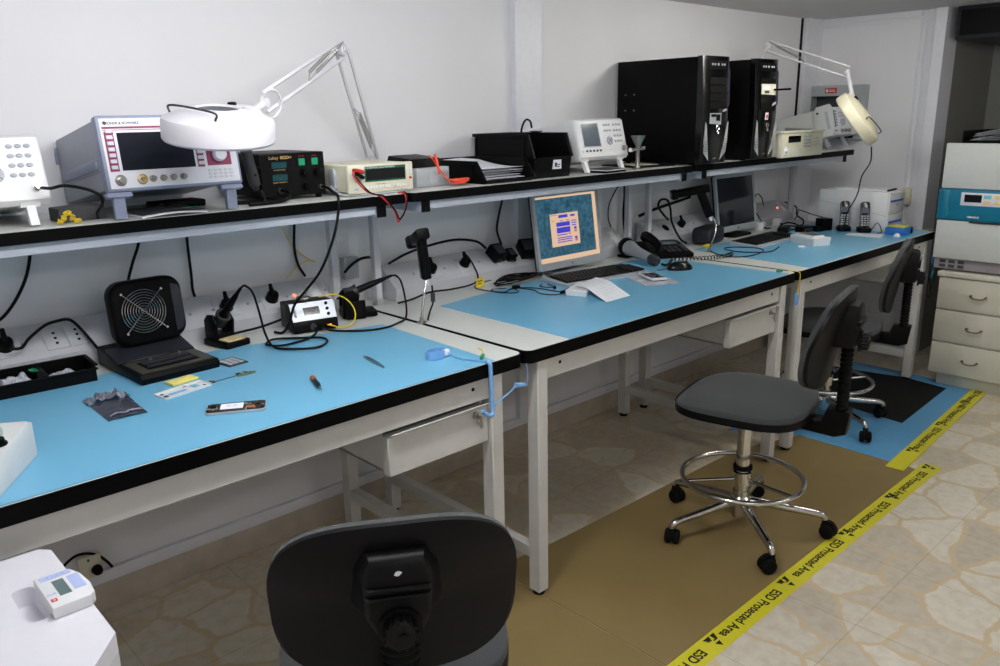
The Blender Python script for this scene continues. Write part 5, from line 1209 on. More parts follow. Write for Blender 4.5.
cable('wall_cable', [(.165,-.052,.958),(.26,-.046,.985),(.38,-.046,1.003),(.50,-.046,1.008),(.60,-.055,.990),(.628,-.085,.960)], .0050, 'black cable arching along the top of the middle trunking')
drop([(1.52,-.07,1.17),(1.49,-.05,1.12),(1.455,-.045,1.06),(1.445,-.05,1.0),(1.455,-.06,.955)], .003, 'thin black cable curving down the wall right of the lit monitor')
drop([(1.585,-.03,1.21),(1.59,-.03,1.10),(1.585,-.03,1.0),(1.59,-.04,.90),(1.60,-.05,.84)], .006, 'thick black cable hanging between the middle and far uprights')
drop([(1.635,-.03,1.21),(1.632,-.03,1.12),(1.645,-.03,1.05),(1.625,-.03,.96),(1.62,-.05,.84)], .004, 'black cable beside the upright at the start of the far bench')
cable('wall_cable', [(1.70,-.04,.985),(1.80,-.045,1.005),(1.92,-.045,1.02),(2.04,-.05,1.035),(2.12,-.05,1.045)], .008, 'bundled black cable along the wall left of the switched-off monitor')
cable('cable_loop', [(1.86,-.10,.955),(1.80,-.11,.99),(1.765,-.105,1.03),(1.79,-.10,1.06),(1.845,-.10,1.055),(1.868,-.105,1.01),(1.866,-.12,.94),(1.88,-.16,.865),(1.90,-.19,.8365)], .0055, 'black cable loop standing up behind the gun-shaped scanner')
# dark clutter behind the gun scanner
t = thing('headset_case', 'dark blue-black rounded case at the back of the far bench, behind the gun-shaped scanner', 'case', (2.02,-.235,TH+.002), .2)
q = MB(); q.prism(rrect(-.10,.10,0,.085,.03,6), -.05, .05, 'y', .012, 3); q.obj('body', M['charc'], t)
MB().box(-.06,.06,-.052,-.049,.03,.034).obj('zip', M['black'], t)
# earphone cables on the middle bench
def flat_cable(name, pts, r, label, cat='cable'):
    return cable(name, [(x, y, TH+.002+z) for x, y, z in pts], r, label, cat=cat)
rn = random.Random(21); cp = []
for i in range(44):
    a = i*.83; cp.append((.678+.105*math.cos(a)*(1-.25*math.sin(i*.7))+rn.uniform(-.01,.01), -.215+.045*math.sin(a)*(1+.3*math.cos(i*.5))+rn.uniform(-.006,.006), .004+.018*abs(math.sin(i*.37))+rn.uniform(0,.004)))
flat_cable('cable_tangle', cp, .0028, 'tangled heap of thin black cables left of the lit monitor', 'cables')
t = thing('earphones', 'black earphone leads with small plugs trailing over the middle blue mat', 'earphones', (.56,-.33,ZB))
T_ = lambda L: [(x-.56, y+.33, z) for x, y, z in L]
MB().tube(T_([(.59,-.15,.012),(.54,-.15,.010),(.49,-.165,.006),(.47,-.20,.003),(.475,-.27,.003),(.50,-.325,.003),(.545,-.305,.003),(.575,-.300,.003)]), .0020, 6).obj('lead', M['cable'], t)
MB().tube(T_([(.57,-.305,.003),(.54,-.36,.003),(.505,-.352,.003),(.478,-.30,.003),(.495,-.255,.003),(.525,-.262,.003),(.55,-.275,.003)]), .0018, 6).obj('lead', M['cable'], t)
MB().tube(T_([(.585,-.31,.003),(.60,-.38,.003),(.575,-.44,.003),(.585,-.49,.003),(.625,-.505,.003)]), .0018, 6).obj('lead', M['cable'], t)
MB().tube(T_([(.590,-.30,.003),(.63,-.36,.003),(.64,-.43,.003),(.645,-.49,.003)]), .0018, 6).obj('lead', M['cable'], t)
MB().tube(T_([(.70,-.33,.003),(.67,-.345,.003),(.665,-.365,.003),(.685,-.40,.003),(.705,-.38,.003),(.715,-.345,.003)]), .0018, 6).obj('lead', M['cable'], t)
MB().cbox((.02,.025,.007),(.030,.020,.013),.003).obj('splitter', M['black'], t)
MB().cyl((.06,-.175,.008),(.095,-.172,.008),.007,.0065,n=12,bev=.002).obj('earpiece', M['black'], t)
MB().cyl((.10,-.165,.008),(.128,-.155,.008),.006,.007,n=12,bev=.002).obj('earpiece', M['black'], t)
MB().cyl((.135,-.072,.006),(.112,-.095,.006),.0045,.006,n=12,bev=.002).obj('jack', M['black'], t)
# ================================================================ far bench
t = thing('phone_carton', 'small white phone box with a dark phone on its lid, on the far blue mat', 'box', (2.315,-.635,ZB), D2R(-24))
MB().box(-.050,.050,-.085,.085,0,.026,.0015,1).obj('tray', M['white'], t)
MB().box(-.052,.052,-.087,.087,.022,.040,.0015,1).obj('lid', M['white'], t)
t = thing('smartphone', 'dark smartphone lying on the white phone box on the far bench', 'smartphone', (2.32,-.63,ZB+.0405), D2R(66))
MB().prism(rrect(-.068,.068,-.033,.033,.009,5), 0, .007, 'z', .0015, 2).obj('body', M['white'], t)
MB().box(-.056,.056,-.029,.029,.0069,.0074).obj('screen', M['scr'], t)
tag(MB().prism(rrect(-.10,.07,-.05,.05,.01,3), 0, .004).obj('plastic_sleeve', M['bag'], loc=(2.49,-.50,ZB), rot=(0,0,.5)), 'flat clear plastic sleeve behind the white phone box on the far bench', 'plastic sleeve')
tag(MB().box(-.012,.030,-.015,.015,0,.006,.001).obj('paper_tab', M['paper'], loc=(2.18,-.66,ZB), rot=(0,0,.6)), 'tiny white paper slip before the keyboard on the far bench', 'paper slip')
def cordless(label, loc, rz):
    t = thing('cordless_phone', label, 'cordless phone', loc, rz, 'cordless phones in their chargers')
    q = MB(); q.prism(rrect(-.034,.034,-.035,.045,.016,5), 0, .026, 'z', .005, 2); q.obj('charger', M['black'], t)
    B = Matrix.Translation((0,-.006,.014)) @ Matrix.Rotation(D2R(-12),4,'X')
    q = MB(); q.M = B; q.prism(rrect(-.0235,.0235,0,.150,.014,6), -.012, .012, 'y', .005, 2); h = q.obj('handset', M['gloss'], t)
    P = B @ Matrix.Translation((0,-.0121,0)) @ Matrix.Rotation(PI/2,4,'X')
    on(P).box(-.017,.017,.088,.118,0,.0008).obj('display', M['lcdg'], h)
    on(P,0,.136).box(-.010,.010,-.0012,.0012,0,.0008).obj('ear_slot', M['dark'], h)
    keys(P, 'key', h, M['silver'], [(-.0135+.0135*i, .024+.012*j, 0) for i in range(3) for j in range(5)], lambda b: b.box(-.005,.005,-.0035,.0035,0,.0012,.0005,1))
    return t
cordless('black cordless phone in its charger, nearer the keyboard', (2.845,-.565,ZB), D2R(-55))
cordless('black cordless phone in its charger, in front of the white drawer unit', (2.862,-.668,ZB), D2R(-55))
t = thing('telephone_box', 'black square telephone base box left of the cordless phones', 'phone base', (2.805,-.470,ZB), D2R(-20))
MB().box(-.034,.034,-.030,.030,0,.066,.004).obj('body', M['black'], t)
MB().box(-.09,-.034,-.04,.02,0,.028,.004).obj('side_block', M['black'], t)
b = MB(); b.prism([(2.70,-.639),(2.71,-.818),(2.854,-.785),(2.776,-.625)], 0, .0008); tag(b.obj('paper_slip', M['paper'], loc=(0,0,ZB)), 'white paper strip lying in front of the cordless phones', 'paper')
t = thing('blue_box', 'open blue box with yellow top beside the white drawer unit on the far bench', 'box', (2.905,-.832,ZB))
q = MB(); q.box(-.055,.055,-.052,.048,0,.040,.003).box(.0,.02,-.0535,-.052,.01,.03); q.obj('case', mat('bright_blue_plastic', srgb(36,112,190), .4, var=.04), t)
MB().box(-.048,.048,-.045,.041,.040,.046,.002).obj('yellow_lid', mat('pale_yellow_lid', srgb(214,208,70), .5, var=.05), t)
MB().box(.028,.050,-.0545,-.0518,.006,.032).obj('dark_port', M['black'], t)
MB().prism(rrect(-.02,.02,-.014,.014,.012,4), .0455, .047).obj('lid_recess', M['cream'], t)
tag(MB().lathe([(.016,0),(.015,.008),(.010,.015),(0,.018)], 18).obj('cap', M['white'], loc=(2.815,-.862,ZB)), 'small white domed cap in front of the blue box', 'cap')
t = thing('drawer_unit', 'white plastic desktop drawer unit with blue pull strips on the far bench', 'drawer unit', (3.025,-.57,ZB))
MB().box(-.108,.108,-.186,.19,0,.213,.003).obj('casing', M['white'], t)
q = MB(); q.prism([(-.188,.085),(-.10,.100),(.05,.128),(.19,.150),(.19,.152),(.05,.130),(-.10,.102),(-.188,.087)], -.1095, -.1075, 'x'); q.obj('side_groove', M['key'], t)
for z0, z1 in ((.010,.092),(.098,.204)):
    d = MB().box(-.100,.100,-.194,-.185,z0,z1,.003).obj('drawer', M['offw'], t)
    MB().box(-.088,.070,-.200,-.193,z1-.045,z1-.035,.002).obj('pull_strip', mat('blue_strip', srgb(52,84,190), .4), d)
    MB().torus((.0,-.1975,z1-.062),.006,.0012,(0,1,0),14,5).obj('ring_pull', M['nickel'], d)
t = thing('folder', 'thin white folder with black spine lying on the white drawer unit', 'folder', (3.02,-.575,ZB+.2135), D2R(4))
MB().box(-.07,.07,-.15,.12,0,.008,.001,1).obj('cover', M['paper'], t)
MB().box(-.07,.06,-.16,-.15,0,.009,.001,1).obj('spine', M['black'], t)
def cube_plug(label, x, y, s):
    t = thing('plug_adapter', label, 'power adapter', (x, y, ZB-.002), .1); MB().box(-s,s,-s,s,0,s*2.1,.004).obj('body', M['white'], t); MB().cyl((0,-s-.012,s*.7),(0,-s,s*.7),.004).obj('strain_relief', M['black'], t)
cube_plug('white cube plug lying behind the far keyboard, left of two', 2.60, -.20, .022)
cube_plug('white cube plug lying behind the far keyboard, right of two', 2.815, -.185, .020)
for lb, x, y, a in (('black adapter block lying behind the far keyboard, nearer the monitor', 2.60, -.345, .3), ('black adapter block lying beside the black phone base', 2.685, -.42, -.2)):
    t = thing('adapter_block', lb, 'power adapter', (x, y, ZB), a); MB().box(-.05,.05,-.026,.026,0,.030,.004).obj('body', M['black'], t); MB().box(-.035,.035,-.0268,-.0255,.008,.022).obj('label', M['dark'], t)
flat_cable('cable_tangle', [(2.63,-.29,.004),(2.70,-.27,.02),(2.76,-.28,.03),(2.79,-.32,.02),(2.75,-.35,.006),(2.68,-.34,.004),(2.64,-.31,.012),(2.70,-.29,.018),(2.775,-.30,.012),(2.79,-.35,.006),(2.76,-.375,.003)], .0042, 'tangled black cables behind the black adapter blocks on the far bench', 'cables')
cable('phone_cable', [(3.10,-.145,.8345),(3.08,-.17,.86),(3.02,-.21,.905),(2.86,-.30,.925),(2.81,-.40,.912),(2.81,-.46,.9015)], .0028, 'thin black cable arching from the wall to the black phone base')
cable('phone_cable', [(2.88,-.70,.842),(2.905,-.715,.88),(2.90,-.735,.87),(2.88,-.755,.838),(2.85,-.745,.8335)], .0022, 'short black cable curling right of the cordless phones')
cable('wall_cable', [(3.15,-.05,.93),(3.12,-.14,.91),(2.98,-.22,.88),(2.94,-.28,.86),(2.90,-.30,.838),(2.86,-.29,.8345)], .0045, 'black cable coming down beside the end of the far trunking')
drop([(2.70,-.10,.955),(2.712,-.095,1.0),(2.745,-.09,1.015),(2.775,-.10,.99),(2.785,-.11,.945)], .003, 'thin grey-black lead arching over the far trunking')
tag(MB().prism([(-.03,-.045),(.02,-.045),(.034,.03),(-.005,.045),(-.03,.01)], -.012, .012, 'y', .004).obj('wall_tag', mat('olive_plastic', srgb(120,96,30), .5), loc=(2.64,-.09,1.02)), 'olive brown tag hanging right of the switched-off monitor', 'tag')
t = thing('wall_switch', 'cream surface switch box on the end wall behind the white drawer unit', 'wall switch', (XE-.0005,-.64,.975))
MB().box(-.038,0,-.030,.030,-.048,.048,.005).obj('box', M['cream'], t)
MB().box(-.042,-.038,-.012,.012,-.02,.02,.001).obj('rocker', M['cream'], t)
# wrist cords at the right end of the far bench
t = thing('grounding_leads', 'blue and black wrist strap cords hanging at the right end of the far bench', 'wrist strap', (3.145,-.90,TH))
o = (3.145,-.90,TH); R2 = lambda L: [tuple(a-b for a, b in zip(p, o)) for p in L]
MB().tube(R2([(3.10,-.89,.834),(3.13,-.905,.8335),(3.166,-.918,.826),(3.168,-.93,.79),(3.135,-.95,.72),(3.11,-.955,.66),(3.09,-.952,.60),(3.11,-.95,.55),(3.13,-.955,.50),(3.10,-.955,.47),(3.075,-.953,.52),(3.085,-.953,.62)]), .0018, 6).obj('black_cord', M['cable'], t)
MB().tube(R2([(3.12,-.948,.76),(3.16,-.95,.70),(3.13,-.95,.64),(3.17,-.95,.56),(3.12,-.955,.51)]), .0018, 6).obj('black_cord', M['cable'], t)
MB().tube(R2([(3.12,-.945,.70),(3.128,-.946,.66),(3.145,-.948,.63),(3.142,-.948,.60),(3.118,-.95,.58)]), .006, 8).obj('blue_cord', mat('cyan_cord', srgb(70,160,210), .5), t)
MB().tube(R2([(3.08,-.885,.834),(3.12,-.905,.836),(3.160,-.918,.836),(3.168,-.925,.80)]), .0016, 6).obj('yellow_wire', M['yel'], t)
MB().cbox((-.004,-.058,-.062),(.026,.020,.032),.005).obj('white_plug', M['white'], t)

# ================================================================ alcove: cabinet, chamber
M['cabw'] = mat('cream_laminate', srgb(214,211,196), .5, var=.02, scale=30)
M['teal2'] = mat('teal_panel', srgb(22,118,150), .4, var=.03)
XC = 3.035
t = thing('drawer_cabinet', 'cream three-drawer floor cabinet under the white test chamber', 'cabinet', (XC+.28,-1.45,0))
q = MB(); q.box(-.265,.28,-.43,.43,.075,.612).box(-.22,.27,-.40,.40,0,.076); q.obj('carcass', M['cabw'], t)
MB().box(-.292,.285,-.435,.438,.612,.640,.004).obj('top', M['cabw'], t)
for z0 in (.080,.258,.436):
    d = MB().box(-.283,-.264,-.428,.428,z0+.003,z0+.172,.003).obj('drawer', M['cabw'], t)
    h = MB()
    for yy in (.195,.265): h.cyl((-.284,yy,z0+.09),(-.296,yy,z0+.09),.006,n=10)
    h.tube([(-.296,.190,z0+.094),(-.300,.205,z0+.082),(-.301,.23,z0+.078),(-.300,.255,z0+.082),(-.296,.265,z0+.090)], .0036, 8); h.obj('handle', mat('antique_brass', srgb(128,112,80), .35, .8), d)
    h = MB()
    for yy in (-.195,-.265): h.cyl((-.284,yy,z0+.09),(-.296,yy,z0+.09),.006,n=10)
    h.tube([(-.296,-.190,z0+.094),(-.300,-.205,z0+.082),(-.301,-.23,z0+.076),(-.300,-.255,z0+.082),(-.296,-.270,z0+.094)], .0055, 8); h.obj('handle', mat('antique_brass', srgb(128,112,80), .35, .8), d)
MB().box(-.21,.0,-.39,.39,0,.07).obj('plinth', M['black'], t)
t = thing('test_chamber', 'white climatic test chamber with a blue control band, standing on the cream cabinet', 'test chamber', (XC+.30,-1.43,.6405))
q = MB(); q.box(-.27,.30,-.44,.440,.008,.645,.004); q.obj('body', M['lab'], t)
MB().box(-.285,-.268,-.445,.452,.010,.066,.002).obj('vent_panel', mat('mauve_grey', srgb(150,144,150), .5), t)
q = MB()
for i in range(3):
    for j in range(2): q.box(-.2865,-.2848,.425-.045*i-.030,.425-.045*i,.018+.024*j,.034+.024*j)
q.obj('vent_print', M['print'], t)
MB().box(-.305,-.268,-.455,.456,.068,.268,.004).obj('door', M['lab'], t)
MB().box(-.312,-.268,-.455,.462,.270,.430,.010).obj('control_band', M['teal2'], t)
MB().box(-.318,-.300,.405,.440,.275,.425,.006).obj('band_grip', M['teal2'], t)
MB().box(-.312,-.268,-.45,.300,.262,.2705).obj('door_gap', M['dark'], t)
MB().box(-.300,-.268,-.455,.456,.432,.660,.005).obj('upper_panel', M['lab'], t)
pn = MB().box(-.3145,-.310,-.10,.352,.350,.416,.002).obj('control_panel', M['facew'], t)
MB().box(-.3155,-.3140,.255,.335,.368,.406).obj('panel_display', M['lcd'], pn)
M['cyan'] = mat('cyan_key', srgb(120,206,220), .4); M['peach'] = mat('peach_print', srgb(232,204,150), .5)
for y0, z0, m in ((.215,.388,'cyan'),(.165,.388,'peach'),(.115,.388,'cyan'),(.215,.358,'peach'),(.165,.358,'peach'),(.115,.362,'cyan'),(.065,.388,'peach'),(.065,.362,'cyan')):
    MB().box(-.3162,-.3140,y0-.002,y0+.032,z0,z0+.018,.001,1).obj('panel_key', M[m], pn)
o = text('maker_name', 'HERAEUS', .013, M['paper'], t, (-.3135,.285,.292), (PI/2,0,-PI/2), .0004, bold=.0004)
t = thing('document_tray', 'black letter tray full of papers on top of the white test chamber', 'letter tray', (3.215,-1.312,1.302))
q = MB(); q.box(-.17,.17,-.25,.27,0,.004).box(-.17,.17,.264,.27,0,.060,.001,1).box(-.17,.17,-.25,-.244,0,.060,.001,1).box(.164,.17,-.25,.27,0,.06).box(-.17,-.164,-.25,.27,0,.010); q.obj('tray', M['black'], t)
rn = random.Random(9)
for i in range(7):
    b = MB(); ph = 1.3
    b.grid(lambda u, v: ((u-.5)*.29, (v-.5)*.43, .004+.0055*i+.024*(.5+.5*math.sin(v*9+ph))*(1-.8*u)*(i/6)), 4, 16, .0009)
    tag(b.obj('document', M['paper'], loc=(3.20+rn.uniform(-.008,.008),-1.307+rn.uniform(-.02,.02),1.3065), rot=(0,0,0)), 'loose white document in the black tray on the test chamber', 'document', 'documents in the tray on the test chamber')
t = thing('cardboard_box', 'brown cardboard box behind the black letter tray on the test chamber', 'box', (3.56,-1.555,1.302))
MB().box(-.07,.09,-.17,.265,0,.190,.002).obj('body', mat('cardboard', srgb(150,112,70), .8, var=.06), t)
MB().box(-.0712,-.070,.02,.06,0,.190).obj('tape_strip', mat('brown_tape', srgb(128,92,54), .4), t)
t = thing('duct_box', 'dark boxed duct fixed under the ceiling of the alcove', 'duct', (3.80,-1.6,1.835))
MB().box(-.32,.45,-.80,.80,0,.171,.004).obj('casing', M['charc'], t)
MB().box(-.322,-.318,-.78,.78,.02,.15).obj('front_panel', M['black'], t)
# ================================================================ floor: mats, tape
M['brownmat'] = mat('brown_rubber_mat', srgb(136,116,74), .42, var=.05, scale=7, bump=.05)
M['bluefl'] = mat('blue_floor_vinyl', srgb(92,158,204), .4, var=.03)
M['blackmat'] = mat('black_floor_mat', srgb(20,20,20), .7, var=.1, spec=.2)
M['tape'] = mat('yellow_tape', srgb(216,208,44), .4, var=.03)
def fmat(nm, poly, z0, z1, m, label): tag(MB().prism(poly, z0, z1).obj(nm, m), label, 'floor mat')
fmat('floor_mat', [(.075,-.70),(.30,-.728),(1.51,-.757),(1.97,-.905),(1.86,-1.40),(.075,-1.405)], 0, .0025, M['brownmat'], 'brown floor mat under the middle chair, edged by yellow tape')
fmat('floor_mat', [(-.60,-.775),(.0715,-.735),(.0715,-1.80),(-.60,-1.84)], 0, .0025, M['brownmat'], 'brown floor mat behind the nearest chair, left of the seam')
fmat('floor_mat', [(1.70,-.60),(3.16,-.55),(3.165,-.86),(3.13,-1.225),(1.862,-1.295),(1.87,-.88)], .0026, .0045, M['bluefl'], 'light blue floor mat under the far chair')
fmat('floor_mat', [(2.43,-.60),(2.99,-.57),(3.06,-.90),(3.02,-1.128),(2.348,-1.158)], .0046, .0070, M['blackmat'], 'black floor mat lying on the light blue mat')
def tape(p0, p1, w, z, syms, label):
    p0, p1 = Vector((*p0,0)), Vector((*p1,0)); d = (p1-p0); L = d.length; a = math.atan2(d.y, d.x)
    t = thing('floor_tape', label, 'tape', (p0.x, p0.y, z), a, 'yellow printed tapes along the mats')
    MB().box(0, L, -w/2, w/2, 0, .0006).obj('strip', M['tape'], t)
    zz = .0009
    for s in syms:        # warning triangle: pieces with a reaching-hand slash
        q = MB()
        tri = lambda P: q.raw([(s+x*.030, -y*.030+.004, zz) for x, y in P], [tuple(range(len(P)))])
        tri([(-.95,-.75),(.15,-.75),(-.25,-.05)]); tri([(.30,-.75),(1.0,-.75),(.55,.05),(-.1,.05),(-.02,-.12),(.28,-.12)]); tri([(-.35,.30),(.42,.30),(.05,1.0)])
        tri([(-.85,-.55),(-.60,-.12),(-.45,-.28)])
        q.obj('warning_symbol', M['ink'], t)
        if s > .3: o = text('caption', 'ESD Protected Area', .043, M['ink'], t, (s-.226, 0, zz), (0,0,PI), .0001, bold=.0010, sx=.92)
    return t
tape((-.20,-1.4415), (1.955,-1.437), .076, .0001, (.465,.891,1.333,1.738,2.12), 'yellow tape printed ESD Protected Area along the brown floor mat')
tape((1.80,-1.337), (3.20,-1.261), .075, .0046, (.25,.66,1.065,1.36), 'yellow tape printed ESD Protected Area along the light blue floor mat')
# skirting socket, dehumidifier
t = thing('wall_socket', 'cream wall socket with a black plug above the skirting, behind the dehumidifier', 'wall socket', (-.985,-.0205,.180))
MB().box(-.034,.030,-.020,0,-.040,.034,.004).obj('box', M['cream'], t)
MB().cyl((.012,-.020,-.014),(.012,-.042,-.014),.016,.014,n=18,bev=.003).obj('plug', M['black'], t)
MB().box(-.01,-.004,-.0212,-.019,.018,.026).obj('screw', M['print'], t)
cable('mains_lead', [(-.925,-.026,.146),(-.940,-.030,.175),(-.965,-.034,.208),(-1.0,-.038,.228),(-1.035,-.042,.228),(-1.075,-.06,.205),(-1.12,-.11,.14),(-1.16,-.20,.08),(-1.175,-.30,.03),(-1.18,-.34,.006)], .0042, 'black cord arching over the cream wall socket beside the dehumidifier')
M['dehw'] = mat('dehumidifier_white', srgb(224,223,230), .42, var=.012)
t = thing('dehumidifier', 'white dehumidifier with a small display panel at the bottom left corner', 'dehumidifier', (-1.447,-1.186,0))
K = .787; X0, X1, Y0, Y1 = -.16, .232*K, -.263*K, .26*K
poly = [(X0+.04,Y0),(.173*K,Y0),(X1,-.19*K),(X1,.235*K),(.210*K,Y1),(X0+.02,Y1),(X0,Y1-.02),(X0,Y0+.04)]
HD = .75
hs = [(.012,.195,-.02,.13)]
q = MB(); q.prism(poly, .03, HD-.035); q.obj('body', M['dehw'], t)
# lid with a recess for the handle grip
rx0, rx1, ry0, ry1 = .118*K, .162*K, -.045*K, .105*K
ring = rrect(rx0,rx1,ry0,ry1,.014,4)
q = MB(); V = [(p[0],p[1],HD) for p in poly] + [(p[0],p[1],HD-.034) for p in poly] + [(x,y,HD) for x,y in ring] + [((x-.14*K)*.84+.14*K,(y-.03*K)*.90+.03*K,HD-.030) for x,y in ring]
n = len(poly); m = len(ring); F = [(i,(i+1)%n,n+(i+1)%n,n+i) for i in range(n)]
F += [(2*n+j,2*n+(j+1)%m,2*n+m+(j+1)%m,2*n+m+j) for j in range(m)] + [tuple(2*n+m+j for j in range(m))]
q.raw(V, F); vv = q.bm.verts[:]; q.bm.verts.ensure_lookup_table()
e = []
for i in range(n):
    ed = q.bm.edges.get((q.bm.verts[i], q.bm.verts[(i+1)%n]));  e.append(ed)
for j in range(m):
    ed = q.bm.edges.get((q.bm.verts[2*n+j], q.bm.verts[2*n+(j+1)%m])); e.append(ed)
bmesh.ops.triangle_fill(q.bm, use_beauty=True, use_dissolve=False, edges=[x for x in e if x])
bmesh.ops.recalc_face_normals(q.bm, faces=q.bm.faces[:]); q.obj('lid', M['dehw'], t, smooth=30)
for i in range(17):
    z = .10+.032*i
    MB().prism([(X1-.010,z),(X1+.012,z+.004),(X1+.012,z+.010),(X1-.010,z+.022)], Y0+.070, Y1-.04, 'y').obj('louvre', M['dehw'], t)
MB().box(X1-.001,X1+.001,Y0+.065,Y1-.035,.09,.67).obj('louvre_shadow', M['dark'], t)
q = MB(); q.M = Matrix.Translation((.200*K,.0065*K,HD+.0005)) @ Matrix.Diagonal((K,K,K,1))
q.prism([(-.040,-.0715),(.030,-.0715),(.040,-.060),(.044,-.02),(.040,.03),(.030,.060),(.020,.0715),(-.040,.0715)], 0, .025, 'z', .003, 2); pn = q.obj('control_panel', M['white'], t)
PM = Matrix.Translation((.200*K,.0065*K,HD+.0005+.0251*K)) @ Matrix.Diagonal((K,K,K,1))
M['palebl'] = mat('pale_blue_print', srgb(176,190,232), .5, var=.03)
on(PM).box(-.032,.026,.046,.064,0,.0005).obj('key_strip', M['palebl'], pn)
on(PM).box(.013,.035,-.028,.036,0,.0005).obj('key_strip', M['palebl'], pn)
on(PM).box(-.016,.006,-.034,.034,0,.0006).obj('display', mat('green_grey_lcd', srgb(96,116,116), .2), pn)
ptext(PM, 'display_word', 'AIR', .013, M['palebl'], pn, -.028, -.018, .0006)
on(PM).box(-.035,-.024,-.048,-.036,0,.0006).obj('red_logo', M['red'], pn)
on(PM,-.0295,-.042,.0006).box(-.003,.003,-.0008,.0008,0,.0003).box(-.0008,.0008,-.003,.003,0,.0003).obj('logo_cross', M['paper'], pn)
ptext(PM, 'key_marks', '+  -  o  =', .009, M['key'], pn, -.003, .055, .0007)
for xx in (-.11,.12):
    for yy in (-.15,.15): MB().cyl((xx,yy,0),(xx,yy,.031),.02).obj('castor', M['rub'], t)
cable('floor_cable', [(3.0,-.03,.30),(2.98,-.028,.36),(2.90,-.026,.48),(2.82,-.026,.60),(2.78,-.03,.70)], .004, 'dark cable running down the wall under the far bench')
# ================================================================ chairs
M['fab'] = mat('grey_seat_fabric', srgb(66,68,69), .95, var=.10, scale=420, bump=.35, bscale=1400, spec=.15, sheen=.15)
M['shell'] = mat('black_chair_shell', srgb(9,8,12), .46, var=.1, scale=150, bump=.06, spec=.20)
def sup(th, n):
    c, s = math.cos(th), math.sin(th); return math.copysign(abs(c)**(2/n), c), math.copysign(abs(s)**(2/n), s)
def pad(W, Hh, n, front, back, rings=(0,.3,.55,.75,.9,.97,1.0), N=56):
    """closed cushion: front(x,z,r)/back(x,z,r) give the two surfaces in y"""
    b = MB(); V = []; F = []
    def ring(r, fn):
        if r == 0: V.append((0, fn(0,0,0), 0)); return [len(V)-1]
        o = []
        for k in range(N):
            x, z = sup(2*PI*k/N, n); x *= W/2*r; z *= Hh/2*r; V.append((x, fn(x,z,r), z)); o.append(len(V)-1)
        return o
    A = [ring(r, front) for r in rings]; B = [ring(r, back) for r in rings]
    def skin(R, flip):
        for a, c in zip(R, R[1:]):
            for k in range(N):
                j = (k+1) % N
                f = (a[0], c[k], c[j]) if len(a) == 1 else (a[k], c[k], c[j], a[j])
                F.append(f[::-1] if flip else f)
    skin(A, False); skin(B, True)
    for k in range(N):
        j = (k+1) % N; F.append((A[-1][k], B[-1][k], B[-1][j], A[-1][j]))
    b.raw(V, F); bmesh.ops.recalc_face_normals(b.bm, faces=b.bm.faces[:]); return b
